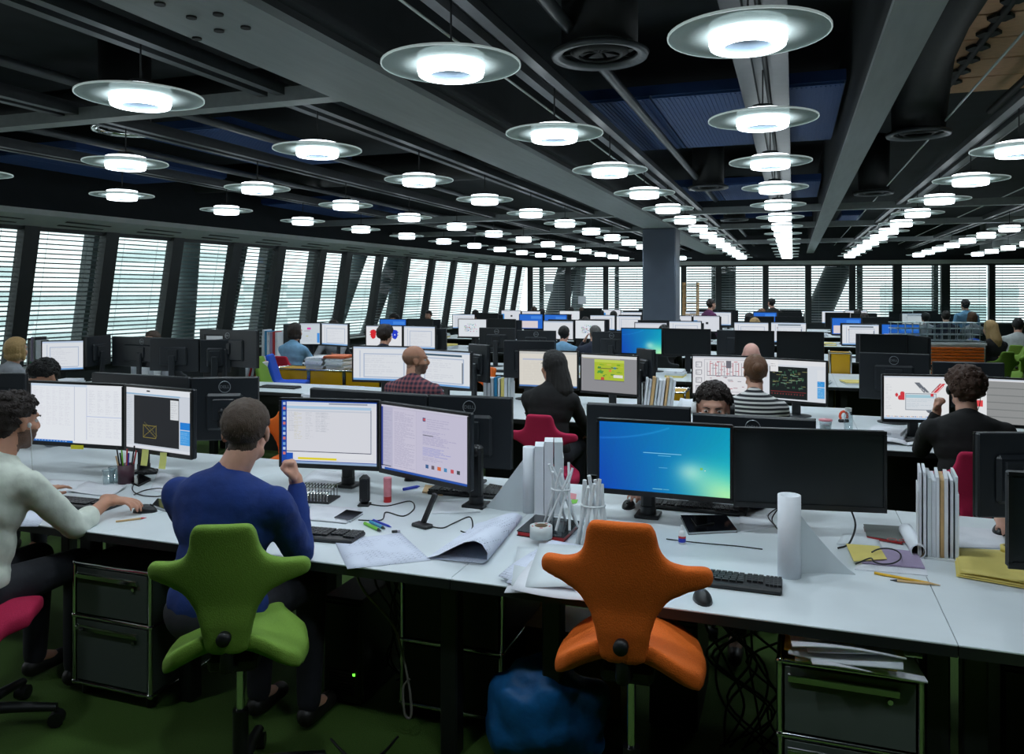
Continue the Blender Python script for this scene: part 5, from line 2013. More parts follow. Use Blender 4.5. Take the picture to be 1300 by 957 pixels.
def flat(name, cat, label, pts, z, m, thick=.0012, wave=0.0, nu=6, nv=6, group=None, seed=0):
    """Sheet of paper lying over four desk points given in the picture."""
    P_ = [at(px, py, z) for px, py in pts]
    c = sum(P_, Vector()) / 4
    rr = random.Random(seed)
    a, b = rr.random() * 6, rr.random() * 6
    mb = MB().sheet([p - c for p in P_], nu, nv, thick, (lambda u, v: (0, 0, wave * (.5 + .5 * math.sin(a + 5 * u + 2 * v)) * (.5 + .5 * math.sin(b + 4 * v)))) if wave else None, smooth=wave > 0)
    return tag(mb.build(name, m, None, c), label, cat, group)


def slab(name, cat, label, pts, z, h, mats, parts=None):
    """Flat block (book, notebook, phone) over four desk points."""
    P_ = [at(px, py, z) for px, py in pts]
    c = sum(P_, Vector()) / 4
    t = thing(name, label, cat, c)
    poly_ = [((p - c).x, (p - c).y) for p in P_]
    ar = sum(poly_[i][0] * poly_[(i + 1) % 4][1] - poly_[(i + 1) % 4][0] * poly_[i][1] for i in range(4))
    if ar < 0:
        poly_ = poly_[::-1]
    sc = lambda k: [(x * k, y * k) for x, y in poly_]
    MB().prism(poly_, 0, h * .15).prism(poly_, h * .85, h).build('cover', mats[0], t)
    MB().prism(sc(.97), h * .15, h * .85).build('pages', mats[1], t)
    return t


def cable(label, pts, r=.0028, m=None, name='cable', cat='cable'):
    # smooth the polyline
    P_ = [Vector(p) for p in pts]
    out = []
    for i in range(len(P_) - 1):
        p0, p1, p2, p3 = P_[max(i - 1, 0)], P_[i], P_[i + 1], P_[min(i + 2, len(P_) - 1)]
        for k in range(6):
            t = k / 6
            out.append(.5 * ((2 * p1) + (p2 - p0) * t + (2 * p0 - 5 * p1 + 4 * p2 - p3) * t * t + (3 * p1 - p0 - 3 * p2 + p3) * t ** 3))
    out.append(P_[-1])
    return tag(MB().tube(out, r, 6).build(name, m or M_LEG), label, cat)


def pen(p, q, label, m1, m2=None, r=.0045, name='pen', cat='pen', z=DESK):
    a, b = at(*p, z + r), at(*q, z + r)
    t = thing(name, label, cat, a)
    d = b - a
    MB().tube([(0, 0, 0), d * .82], r, 8).build('barrel', m1, t)
    MB().tube([d * .82, d], [r, r * .25], 8).build('tip', m2 or m1, t)
    return t


# keyboards and mice of the nearest row
keyboard(-3.23, 2.90, .06, 'black keyboard before the man in the white shirt')
keyboard(-1.90, 2.86, .08, 'black keyboard at the blue sweater man\'s elbow')
keyboard(-.255, 2.885, .0, 'black keyboard beside the orange chair')
keyboard(-1.52, 3.72, PI + .05, 'black keyboard behind the pink tube')
keyboard(-.42, 3.82, PI, 'black keyboard under the hands of the man with headphones')
keyboard(1.32, 3.78, PI, 'black keyboard behind the dark monitor at the frame edge')
mouse(hp.x, hp.y + .04, -1.2, 'black mouse under the white shirted man\'s hand')
q = at(892, 762, DESK)
mouse(q.x, q.y, .3, 'black mouse beside the orange chair wing')
q = at(797, 645, DESK)
mouse(q.x, q.y + .02, PI, 'black mouse in the hand behind the blue screen')
q = at(188, 601, DESK)
mouse(q.x, q.y, 1.9, 'black mouse below the yellow sticky notes')
q = at(356, 628, DESK)
q = at(492, 606, DESK)
mouse(q.x + .16, q.y, 2.5, 'grey mouse beyond the pink tube')
q = at(1270, 676, DESK)
mouse(q.x, q.y, 2.9, 'black mouse by the clasped hand')

# papers in front
flat('plan_sheet', 'paper', 'printed floor plan sheet lying over the desk edge', [(441, 722), (547, 711), (508, 676), (425, 687)], DESK + .002, M_PLAN, wave=.004)
flat('paper_sheet', 'paper', 'white sheets on the desk before the blue sweater man\'s keyboard', [(384, 659), (440, 664), (458, 645), (392, 640)], DESK + .004, M_TEXT, wave=.006, seed=2)
slab('notebook', 'notebook', 'black notebook under the white sheets by the pens', [(424, 660), (445, 663), (461, 653), (440, 650)], DESK, .012, (M_PHONE, M_PAPER))
flat('paper_sheet', 'paper', 'curled white sheets behind the white shirted man\'s keyboard', [(84, 624), (140, 630), (160, 619), (112, 611)], DESK + .004, M_TEXT, wave=.012, seed=3)
flat('paper_sheet', 'paper', 'pale yellow sheet under the curled papers at the left monitor', [(50, 622), (90, 626), (112, 610), (62, 608)], DESK + .002, M_PAPER, wave=.004, seed=4)
flat('paper_sheet', 'paper', 'scribbled sheet under the white shirted man\'s forearm', [(2, 668), (48, 668), (62, 650), (12, 648)], DESK + .002, M_PLAN, wave=.004, seed=5)
flat('paper_sheet', 'paper', 'grey sheet right of the pen cup', [(190, 622), (222, 628), (228, 604), (200, 600)], DESK + .002, M_TEXT, wave=.006, seed=6)
slab('notebook', 'notebook', 'dark notebook beside the blue sweater man\'s shoulder', [(193, 644), (214, 651), (222, 640), (200, 636)], DESK, .014, (M_PHONE, M_PAPER))
flat('sticky_note', 'note', 'bright blue sticky note on the white sheets', [(377, 648), (388, 650), (394, 643), (383, 641)], DESK + .012, M_TEAL)
flat('paper_sheet', 'paper', 'white sheets beyond the metal letter rack', [(380, 612), (440, 618), (462, 600), (400, 596)], DESK + .002, M_TEXT, wave=.006, seed=8)
flat('paper_sheet', 'paper', 'white sheets before the far keyboard behind the lilac screen', [(548, 652), (610, 650), (606, 636), (556, 636)], DESK + .002, M_PAPER, wave=.003, seed=9)
for k, (dx, dy, rz_) in enumerate(((0, 0, .1), (.03, .02, -.12), (-.02, .035, .28), (.04, -.02, .05), (.0, .05, -.2), (.05, .03, .18))):
    q = at(704, 738, DESK)
    s_ = MB().sheet([(-.15, -.20, 0), (.15, -.20, 0), (.15, .20, 0), (-.15, .20, 0)], 6, 8, .0012, lambda u, v, k=k: (0, 0, .010 * math.sin(3 * u + k) * (1 - v) + .004 - .03 * max(0, .22 - v) * 2), smooth=True)
    tag(s_.build('paper_sheet', (M_TEXT, M_PLAN, M_TRACE)[k % 3], None, (q.x + dx, q.y + .05 + dy, DESK + .012 + k * .006), rz_),
        '%s paper, %s from the top of the loose stack beside the orange chair' % (('printed', 'plan', 'tracing')[k % 3], ordinal(5 - k)), 'paper', 'loose papers beside the orange chair')
# a big plan folded over into a tear-drop roll
A_, B_, A2, B2 = at(541, 709, DESK + .001), at(618, 717, DESK + .001), at(606, 664, DESK + .001), at(662, 661, DESK + .001)
prof = [(0, .001), (.2, .018), (.45, .052), (.65, .078), (.8, .086), (.93, .074), (1.01, .045), (1.01, .016), (.93, .003), (.7, .002), (.4, .0018), (.05, .001)]
mbr = MB()
vsr = []
for k in range(7):
    v = k / 6
    for (u, h) in prof:
        p = (A_.lerp(B_, u)).lerp(A2.lerp(B2, u), v)
        vsr.append((p.x, p.y, p.z + h * (1 - .55 * v)))
n_ = len(prof)
mbr.add([Vector(p) - A_ for p in vsr], [(k * n_ + i, k * n_ + i + 1, (k + 1) * n_ + i + 1, (k + 1) * n_ + i) for k in range(6) for i in range(n_ - 1)], smooth=True)
tag(mbr.build('rolled_plan', M_PLAN, None, A_), 'large plan sheet folded over into an open roll at the desk edge', 'paper')


def standing_roll(base, top_px, r, end, label, m, steps=10):
    b_ = at(*base, DESK)
    d = -b_.x * SIN + b_.y * COS
    h = (base[1] - top_px) * d / FOC
    t = thing('paper_roll', label, 'paper roll', b_)
    MB().lathe([(r * .72, 0), (r, 0), (r, h), (r * .72, h)], 24, closed=True).build('roll', m, t)
    e = at(*end, DESK) - b_
    mb = MB()
    top, bot = [], []
    for k in range(steps + 1):
        u = k / steps
        p = e * u + Vector((-e.y, e.x, 0)) * (.10 * math.sin(PI * u))
        top.append(p + Vector((0, 0, max(.004, h * (1 - u) ** 1.15 * .93 + .002))))
        bot.append(p + Vector((0, 0, .0005)))
    mb.add(top + bot, [(i, i + 1, steps + 2 + i, steps + 1 + i) for i in range(steps)], smooth=True)
    mb.build('loose_end', M_TRACE, t)
    return t


standing_roll((672, 650), 567, .030, (616, 644), 'upright white paper roll with a loose end falling by the phone', M_PAPER)
standing_roll((1002, 731), 628, .040, (1086, 730), 'upright white tracing roll with a loose end, beside the black keyboard', M_PAPER)


def paper_file(base, top_px, w, d_, n, label, rz_=0.0, cols=None, slant=0.0, z=DESK, name='paper_file', cat='papers'):
    b_ = at(*base, z)
    dd = -b_.x * SIN + b_.y * COS
    h = (base[1] - top_px) * dd / FOC
    t = thing(name, label, cat, b_, rz_)
    rr = random.Random(len(label))
    MB().box((0, d_ / 2, .004), (w + .01, d_ + .01, .008)).box((-w / 2, d_ / 2, h * .4), (.004, d_, h * .8)).box((w / 2, d_ / 2, h * .4), (.004, d_, h * .8)).build('holder', M_MODEL, t)
    for k in range(n):
        x = -w / 2 + w * (k + .5) / n
        hh = h * (.9 + .1 * rr.random())
        MB().box((x + slant * hh * .5, d_ / 2, hh / 2 + .008), (w / n * ((.55 if n > 3 else .85) + (.35 if n > 3 else .1) * rr.random()), d_ * (.86 + .14 * rr.random()), hh), ry=slant, rz=(rr.random() - .5) * .05).build('sheaf', (cols or [M_PAPER, M_TEXT, M_TRACE])[k % len(cols or [1, 2, 3])], t)
    return t


paper_file((697, 655), 562, .13, .12, 3, 'tall white sheaf of papers standing behind the stick models', .3)
paper_file((1191, 711), 604, .135, .2, 9, 'upright file packed with white papers on the desk seam', -.10, [M_TEXT, M_PAPER, M_TRACE, M_PAPER, M_TEXT, M_WOOD])
paper_file((631, 505), 480, .27, .16, 8, 'row of pale blue, yellow and white papers beyond the bald man', .1, [M_PAPER, M_TEXT, M_PAPER, M_TEAL, M_TRACE, M_YPAPER, M_PAPER, M_TRACE])
paper_file((835, 521), 480, .26, .16, 9, 'fanned white papers standing behind the bright blue screen', .2, [M_PAPER, M_TEXT, M_WOOD, M_TRACE], .12)
paper_file((319, 482), 459, .16, .16, 6, 'small fan of papers beside the green tub chair', 0, [M_PAPER, M_RED, M_TEXT], .25)
paper_file((342, 455), 419, .28, .2, 6, 'magazine boxes with coloured spines beside the green tub chair', 0, [M_PAPER, M_TEAL, M_TEXT, M_PURPLE, M_RED, M_PAPER])
paper_file((172, 478), 449, .14, .18, 3, 'white file box beside the stack of papers near the leaning windows', 0, [M_PAPER, M_TRACE, M_TEXT])
paper_file((188, 477), 448, .17, .18, 2, 'white printed box with red foot near the leaning windows', 0, [M_TEXT, M_PAPER])
paper_file((40, 477), 428, .16, .18, 5, 'black and purple folders standing beside the blonde worker', 0, [M_PHONE, M_PHONE, M_PURPLE, M_PHONE, M_PAPER])
paper_file((44, 479), 459, .2, .14, 1, 'bright green folder before the blonde worker', 0, [mat('green_folder', srgb(20, 130, 80), 0.5)])

# book, tape and the two stick models
bk_ = slab('book', 'book', 'dark covered book with red edges under the tape roll', [(656, 680), (716, 689), (737, 668), (680, 659)], DESK, .022, (M_PHONE, M_RED))
q = at(687, 682, DESK + .022)
tp = thing('tape_roll', 'white roll of tape with red print on the dark book', 'tape', q)
MB().lathe([(.026, 0), (.046, 0), (.046, .048), (.026, .048)], 28, closed=True).build('tape', M_TAPE, tp)
MB().lathe([(.024, .001), (.026, .001), (.026, .049), (.024, .049)], 24, closed=True).build('core', M_CARD, tp)
for k in range(5):
    a = k * 1.25
    MB().box((.036 * math.cos(a), .036 * math.sin(a), .0485), (.012, .006, .001), a + 1.57).build('print_mark', M_RED, tp)


def stick_model(base, top_px, r0, r1, n, label, twist=1.0, z=DESK, fat=.0055):
    b_ = at(*base, z)
    d = -b_.x * SIN + b_.y * COS
    h = (base[1] - top_px) * d / FOC
    t = thing('stick_model', label, 'model', b_)
    MB().box((0, 0, .003), (r0 * 2.3, r0 * 2.3, .006)).build('base_plate', M_CLEAR, t)
    for k in range(n):
        a = 2 * PI * k / n
        b2 = a + twist
        MB().tube([(r0 * math.cos(a), r0 * math.sin(a), .006), (r1 * math.cos(b2), r1 * math.sin(b2), h * (.88 + .12 * ((k * 7) % 5) / 4))], fat, 8).build('stick', M_MODEL, t)
    rm = abs((r0 * .4 + r1 * .6) * math.cos(twist / 2)) + .004
    MB().lathe([(rm - .004, h * .6), (rm + .004, h * .6), (rm + .004, h * .6 + .006), (rm - .004, h * .6 + .006)], 24, closed=True).build('ring', M_MODEL, t)
    return t


stick_model((712, 669), 589, .075, .05, 8, 'white stick tower model standing on the dark book', 1.9, DESK + .022)
stick_model((753, 694), 606, .065, .035, 9, 'white tube tower model half hidden by the orange chair', .9, DESK, .008)

# small things of the second workstation
q = at(463, 641, DESK)
t = thing('speaker', 'small black upright speaker beside the pole', 'speaker', q, .3)
MB().box((0, 0, .075), (.05, .045, .14), bev=.016).build('case', M_LEG, t)
MB().box((0, -.006, .005), (.058, .06, .01), bev=.004).build('foot', M_LEG, t)
MB().box((0, -.0235, .08), (.036, .002, .09)).build('grille', M_KBASE, t)
q = at(492, 637, DESK)
t = thing('lotion_tube', 'pink tube with red cap standing on its cap', 'tube', q)
MB().cyl((0, 0, 0), .019, .028, 18).build('cap', M_RED, t)
MB().tube([(0, 0, .028), (0, 0, .075), (0, 0, .118)], [.019, .0195, .020], 18, flat=1).build('tube_body', M_PINK, t)
q = at(536, 669, DESK)
t = thing('tablet_stand', 'black slanted stand with a flat foot before the lilac screen', 'stand', q, -.35)
MB().box((0, 0, .008), (.09, .05, .016), bev=.005).build('foot', M_LEG, t)
MB().box((.012, .03, .075), (.022, .02, .145), rx=-.2, ry=.35, bev=.004).build('upright', M_LEG, t)
q = at(398, 634, DESK)
t = thing('letter_rack', 'low metal letter rack with thin silver slats', 'rack', q, .15)
MB().box((0, 0, .004), (.22, .14, .008)).build('base', M_LEG, t)
SL_ = MB().tube([(0, -.06, .008), (0, -.06, .05), (0, .06, .065), (0, .06, .008)], .003, 6).mesh('slat', M_CHROME)
for k in range(13):
    link('slat', SL_, t, (-.10 + k * .0165, 0, 0))
pen((463, 664), (484, 674), 'green highlighter, first in the row of pens', M_GREEN, M_LEG, .007)
pen((470, 662), (489, 671), 'teal highlighter, second in the row of pens', M_TEAL, M_LEG, .007)
pen((474, 660), (497, 669), 'blue pen, last in the row of pens', M_BLUE, M_BLUE, .005)
q = at(501, 676, DESK)
t = thing('usb_stick', 'tiny black memory stick beyond the pens', 'memory stick', q, .6)
MB().box((0, 0, .005), (.024, .014, .009), bev=.002).build('case', M_LEG, t)
MB().box((.017, 0, .005), (.012, .011, .005)).build('plug', M_CHROME, t)
flat('cloth_pad', 'cloth', 'folded beige cloth beside the far keyboard', [(536, 624), (562, 628), (566, 618), (540, 615)], DESK + .006, M_WOOD, .01)
pen((512, 621), (533, 617), 'blue marker lying beyond the far keyboard', M_BLUE, M_BLUE, .008)
slab('phone', 'phone', 'phone lying beside the upright white roll', [(614, 624), (632, 627), (638, 619), (622, 616)], DESK + .008, .010, (M_PHONE, M_WOOD))
slab('notebook', 'notebook', 'dark notebook under the phone by the white roll', [(600, 632), (626, 634), (640, 621), (612, 616)], DESK, .008, (M_DARKCAB, M_PAPER))
pen((600, 642), (622, 636), 'red pen beside the dark notebook', M_RED, M_LEG, .006)
flat('paper_sheet', 'paper', 'sheet with pink and green patches behind the stick models', [(718, 646), (735, 640), (738, 622), (716, 622)], DESK + .002, M_TEXT, seed=12)
flat('sticky_note', 'note', 'pink sticky patch on the sheet behind the stick models', [(720, 632), (731, 634), (732, 627), (722, 625)], DESK + .006, M_PINK)
flat('sticky_note', 'note', 'green sticky patch on the sheet behind the stick models', [(723, 640), (732, 638), (734, 634), (726, 634)], DESK + .006, M_GREEN)

# pen cups, sticky notes and small things of the first workstation
q = at(160, 613, DESK)
t = thing('pen_cup', 'dark pen cup full of pens by the left monitor arm', 'pen cup', q)
MB().lathe([(0, 0), (.040, 0), (.043, .10), (.040, .10), (.037, .004), (0, .004)], 20).build('cup', mat('plum_plastic', srgb(70, 40, 52), 0.4), t)
for k in range(9):
    a = k * .7
    MB().tube([(.02 * math.cos(a), .02 * math.sin(a), .006), (.05 * math.cos(a), .05 * math.sin(a), .15 + .02 * (k % 3))], .004, 6).build('pen', [M_LEG, M_RED, M_LEG, M_BLUE, M_GREEN, M_LEG, M_WOOD][k % 7], t)
for k, (px, py) in enumerate(((146, 612), (138, 616))):
    q = at(px, py, DESK)
    t = thing('plastic_cup', ('clear plastic cup beside the dark pen cup', 'clear plastic cup farther from the dark pen cup')[k], 'cup', q)
    MB().lathe([(0, 0), (.026, 0), (.032, .08), (.030, .08), (.025, .003), (0, .003)], 18).build('cup', M_CLEAR, t)
    MB().lathe([(.0305, .078), (.034, .078), (.034, .083), (.0305, .083)], 18, closed=True).build('lip', M_CLEAR, t)
for px, py, lab in ((186, 573, 'yellow sticky note with writing hanging under the drawing screen, nearer the pen cup'), (209, 577, 'yellow sticky note hanging under the drawing screen, nearer the blue sweater')):
    Y = 3.345
    x, z1, z0 = xy(px, Y), zz(px, py, Y), zz(px, py + 20, Y)
    d = MB().sheet([(-.022, 0, z0 - z1), (.022, 0, z0 - z1), (.022, .004, .0), (-.022, .004, .0)], 2, 4, .0008, lambda u, v: (0, -.008 * (1 - v) ** 2, 0))
    tt = thing('sticky_note', lab, 'note', (x, Y - .012, z1 + .012))
    d.build('note', M_NOTE, tt)
    MB().box((0, .002, -.03), (.03, .0006, .002), 0).box((-.003, .0015, -.042), (.024, .0006, .002)).box((0, .001, -.054), (.03, .0006, .002)).build('writing', M_CARD, tt)
q = at(96, 578, DESK + .14)
tag(MB().box((0, 0, 0), (.075, .004, .022)).build('sticky_note', mat('bright_yellow_note', srgb(232, 222, 40), 0.6), None, (xy(95, 3.355), 3.37, .888), .2), 'bright yellow strip under the white list windows', 'note')
slab('phone', 'phone', 'black phone under the yellow sticky notes', [(162, 612), (176, 618), (192, 610), (178, 604)], DESK, .012, (M_PHONE, M_LEG))
pen((147, 662), (186, 657), 'wooden pencil before the mouse hand', M_WOOD, M_RED, .0045, 'pencil', 'pencil')
cable('looped black cable by the blue sweater man\'s far elbow', [at(x, y, DESK + .004) for x, y in ((170, 628), (185, 622), (205, 620), (214, 626), (200, 630), (178, 628), (168, 620), (176, 604))])

# third workstation
q = at(866, 690, DESK)
t = thing('glue_bottle', 'small white bottle with blue and red label', 'bottle', q)
MB().lathe([(0, 0), (.015, 0), (.015, .045), (.008, .055), (0, .055)], 16).build('bottle', M_WHITE, t)
MB().cyl((0, 0, .055), .006, .02, 12).build('nozzle', M_WHITE, t)
MB().lathe([(.0153, .008), (.0153, .024)], 16).build('label_band', M_BLUE, t)
MB().lathe([(.0153, .024), (.0153, .032)], 16).build('label_stripe', M_RED, t)
slab('notebook', 'notebook', 'black notebook lying before the far keyboard', [(874, 679), (936, 676), (922, 657), (864, 657)], DESK, .012, (M_PHONE, M_PAPER))
slab('phone', 'phone', 'black phone lying on the black notebook', [(884, 669), (907, 665), (899, 657), (877, 659)], DESK + .012, .009, (M_PHONE, M_LEG))
cable('thin cable trailing along the desk behind the orange chair', [at(x, y, DESK + .003) for x, y in ((846, 684), (870, 687), (900, 690), (935, 693), (968, 697))], .0022)
flat('paper_sheet', 'paper', 'white sheets before the hands of the man with headphones', [(940, 676), (985, 668), (975, 652), (938, 656)], DESK + .002, M_PAPER, wave=.003)
cable('tangled cable behind the upright tracing roll', [at(x, y, z) for x, y, z in ((985, 668, .735), (975, 655, .76), (988, 645, .80), (980, 660, .74), (994, 676, .735), (1000, 655, .76), (990, 648, .78))])
cable('cable dropping from the switched off monitor', [(xy(1080, 3.62), 3.62, .84), (xy(1086, 3.56), 3.56, .79), (xy(1078, 3.45), 3.45, .745), (xy(1064, 3.4), 3.4, .737)], .004)
slab('notebook', 'notebook', 'grey notebook with a red strap beside the paper tube', [(1100, 684), (1146, 692), (1145, 672), (1096, 669)], DESK, .014, (M_DARKCAB, M_RED))
a_, b_ = at(1150, 672, DESK + .028), at(1166, 700, DESK + .028)
t = thing('paper_tube', 'white paper tube with brown inside lying against the upright file', 'tube', a_)
d_ = b_ - a_
n1, n2 = frame_of(d_)
def ringpts(p, r):
    return [p + n1 * math.cos(2 * PI * k / 20) * r + n2 * math.sin(2 * PI * k / 20) * r for k in range(20)]
mo_ = MB().add(ringpts(Vector(), .027) + ringpts(d_, .027), [(k, (k + 1) % 20, 20 + (k + 1) % 20, 20 + k) for k in range(20)], smooth=True)
mo_.add(ringpts(d_, .027) + ringpts(d_, .023), [(k, (k + 1) % 20, 20 + (k + 1) % 20, 20 + k) for k in range(20)])
mo_.build('tube_wall', M_PAPER, t)
MB().add(ringpts(Vector(), .023) + ringpts(d_, .023), [(k, (k + 1) % 20, 20 + (k + 1) % 20, 20 + k) for k in range(20)], smooth=True).add(ringpts(d_ * .1, .023), [tuple(range(20))]).build('inner_wall', M_CARD, t)
t = thing('spectacles', 'small red framed spectacles beside the paper tube', 'glasses', at(1140, 690, DESK))
for s in (-1, 1):
    MB().lathe([(.016, 0), (.019, 0), (.019, .003), (.016, .003)], 16, (s * .022, 0, 0.012), closed=True).build('rim', M_RED, t)
    MB().tube([(s * .04, 0, .013), (s * .042, .07, .004)], .002, 6).build('temple', M_RED, t)
flat('paper_sheet', 'paper', 'white sheets under the lilac booklet', [(1085, 722), (1178, 730), (1172, 704), (1100, 696)], DESK + .004, M_TEXT, .006)
flat('booklet', 'paper', 'lilac booklet on the white sheets', [(1094, 713), (1174, 720), (1164, 700), (1112, 694)], DESK + .012, M_PURPLE, .006)
flat('paper_sheet', 'paper', 'yellow sheet across the lilac booklet', [(1084, 712), (1126, 709), (1116, 693), (1074, 690)], DESK + .018, M_YPAPER, .002)
flat('paper_sheet', 'paper', 'translucent white sheet beyond the lilac booklet', [(1062, 690), (1120, 694), (1110, 674), (1070, 678)], DESK + .004, M_TRACE, wave=.004)
cable('black cable looped over the lilac booklet', [at(1124 + 20 * math.cos(a), 706 + 10 * math.sin(a), DESK + .03) for a in [k * .5 - 2.6 for k in range(12)]] + [at(1086, 716, DESK + .02)], .0028)
pen((1110, 727), (1194, 743), 'yellow pencil with a black end crossing the desk seam', M_YEL, M_WOOD, .005, 'pencil', 'pencil')
pen((1179, 741), (1130, 736), 'tan pencil with blue band beside the yellow one', M_WOOD, M_LEG, .0045, 'pencil', 'pencil')
for k in range(4):
    flat('tracing_sheet', 'paper', 'yellow tracing paper, %s in the wavy pile by the dark monitor' % ('lowest', 'second lowest', 'second', 'topmost')[k], [(1214 + k * 2, 731 - 2 * k), (1330, 752 - 3 * k), (1322, 703 - k), (1211 + k, 699 - k)], DESK + .005 + k * .005, (M_YPRINT, M_YPAPER)[k % 2], wave=.007, seed=20 + k, group='yellow tracing paper pile')
flat('paper_sheet', 'paper', 'lined sheets before the clasped hand', [(1214, 694), (1278, 696), (1270, 672), (1216, 668)], DESK + .003, M_TEXT)
q = at(1279, 700, DESK + .045)
t = thing('tape_roll', 'small yellow tape roll on the tracing paper', 'tape', q)
MB().lathe([(.013, 0), (.024, 0), (.024, .022), (.013, .022)], 20, closed=True).build('tape', M_YPAPER, t)
MB().lathe([(.011, 0), (.013, 0), (.013, .022), (.011, .022)], 16, closed=True).build('core', M_CARD, t)
cable('cable from speaker to round foot of the monitor arm', [at(x, y, DESK + .003) for x, y in ((470, 640), (492, 642), (520, 636), (526, 645), (512, 655), (490, 650), (484, 660), (455, 660))])
cable('cable looping round the monitor arm foot', [at(x, y, DESK + .003) for x, y in ((546, 668), (562, 670), (576, 664), (596, 656), (600, 668), (594, 676), (585, 674))])


# ---------------------------------------------------------------- cabinets and things below the desks
def pedestal(x0, x1, y0, y1, z0, z1, label, splits, panel, handles=True, name='pedestal_cabinet'):
    t = thing(name, label, 'cabinet', ((x0 + x1) / 2, y0, 0))
    w, d = x1 - x0, y1 - y0
    f = MB()
    zs = [z0] + [z0 + (z1 - z0) * s for s in splits] + [z1]
    r = .0095
    for sx in (-1, 1):
        for y in (0, d):
            f.tube([(sx * w / 2, y, z0), (sx * w / 2, y, z1)], r, 8)
            for z in zs:
                f.ball((sx * w / 2, y, z), .0135, 8, 6)
    for z in zs:
        for y in (0, d):
            f.tube([(-w / 2, y, z), (w / 2, y, z)], r, 8)
        for sx in (-1, 1):
            f.tube([(sx * w / 2, 0, z), (sx * w / 2, d, z)], r, 8)
    f.build('chrome_frame', M_CHROME, t, label='chrome tube frame')
    MB().box((0, d / 2, z1 - .004), (w - .02, d - .02, .006)).box((-w / 2, d / 2, (z0 + z1) / 2), (.006, d - .02, z1 - z0 - .02)).box((w / 2, d / 2, (z0 + z1) / 2), (.006, d - .02, z1 - z0 - .02)).box((0, d, (z0 + z1) / 2), (w - .02, .006, z1 - z0 - .02)).build('panel', panel, t)
    for i in range(len(zs) - 1):
        a, b = zs[i], zs[i + 1]
        dr = MB().box((0, .0, (a + b) / 2), (w - .03, .008, b - a - .026), bev=.002).build('drawer', panel, t)
        if handles:
            MB().box((-.0175, -.012, b - .045), (w - .085, .014, .020), rx=.35).build('handle', M_CHROME, dr)
            MB().tube([(w / 2 - .085, -.012, b - .075), (w / 2 - .085, 0, b - .075)], .008, 10).build('lock', M_CHROME, dr)
    for sx in (-1, 1):
        for y in (.04, d - .04):
            MB().cyl((sx * (w / 2 - .03), y, 0), .022, z0, 10).build('foot', M_LEG, t)
    return t


pedestal(-2.945, -2.53, 2.64, 3.12, .06, .572, 'dark two drawer cabinet with chrome tubes under the nearest desk', [.56], M_DARKCAB)
pedestal(-.04, .362, 2.66, 3.14, .06, .585, 'dark chrome tube cabinet loaded with papers under the nearest desk', [.56], M_DARKCAB)
pedestal(-1.52, -1.08, 2.95, 3.45, .06, .58, 'plain black cabinet between the two chairs under the nearest desk', [.5], M_LEG, False)
for k in range(7):
    cx, cy = .165 + .03 * math.sin(k * 2.1), 2.80 + .02 * math.cos(k * 3)
    s_ = MB().sheet([(-.16, -.19, 0), (.16, -.19, 0), (.16, .19, 0), (-.16, .19, 0)], 5, 5, .006, lambda u, v, k=k: (0, 0, .012 * math.sin(3 * u + k * 1.3)), smooth=True)
    tag(s_.build('paper_sheet', (M_PAPER, M_TEXT, M_YPAPER, M_TRACE)[k % 4], None, (cx, cy, .606 + k * .0125), .12 * math.sin(k * 1.7)), '%s sheaf, %s from the top on the chrome tube cabinet' % (('white', 'printed', 'yellow', 'grey')[k % 4], ordinal(6 - k)), 'paper', 'sheaves on the chrome tube cabinet')
t = thing('computer_tower', 'black computer tower under the desk beside the green chair', 'computer', (-1.80, 2.95, 0))
MB().box((0, .22, .23), (.19, .44, .44), bev=.008).build('case', M_LEG, t)
MB().box((0, -.004, .23), (.17, .01, .40), bev=.004).build('front', M_KBASE, t)
MB().box((.06, -.011, .14), (.010, .004, .010)).build('power_light', mat('green_led', (0.02, 0.4, 0.02), 0.4, emit=(0.15, 1.0, 0.05), glow=2.0), t, label='green power light')
for k in range(8):
    MB().box((0, -.011, .05 + k * .014), (.12, .004, .005)).build('slat', M_LEG, t)
for k in range(2):
    t2 = thing('computer_tower', ('black computer tower under the desk behind the orange chair', 'black computer tower under the desk right of the chrome cabinet')[k], 'computer', ((-.45, .78)[k], 3.2, 0))
    MB().box((0, .22, .23), (.19, .44, .44), bev=.008).build('case', M_LEG, t2)
    MB().box((0, -.004, .23), (.17, .01, .40), bev=.004).build('front', M_KBASE, t2)
b_ = MB().ball((0, 0, .14), (.2, .14, .14), 14, 10).ball((.1, .02, .12), (.14, .12, .12), 12, 8).ball((-.12, 0, .1), (.12, .1, .1), 12, 8).limb((-.08, 0, .24), (.08, 0, .25), .02, .02)
b_.v = [(x, y, z * 1.45) for x, y, z in b_.v]
bg = baked(b_, .014, 3, 'bag')
def crumple(co):
    out = co.copy()
    for i, p in enumerate(co):
        n = mnoise.noise(Vector((p[0] * 9, p[1] * 9, p[2] * 9)))
        out[i] *= 1 + .14 * n
    out[:, 2] = np.maximum(out[:, 2], 0)
    return out
warp(bg, crumple)
bg.materials.append(mat('blue_nylon', srgb(10, 96, 158), 0.55, var=0.12, scale=30, bump=.3))
tag(link('bag', bg, None, (xy(690, 2.82), 2.82, 0)), 'crumpled blue nylon bag on the carpet under the desk', 'bag')
t = thing('box', 'yellow box under the desk behind the blue bag', 'box', (xy(735, 3.35), 3.35, 0))
MB().box((0, 0, .16), (.42, .26, .32)).build('carton', M_YELLOWCAB, t)
MB().box((0, 0, .315), (.43, .27, .03)).build('lid', M_YELLOWCAB, t)
rr = random.Random(6)
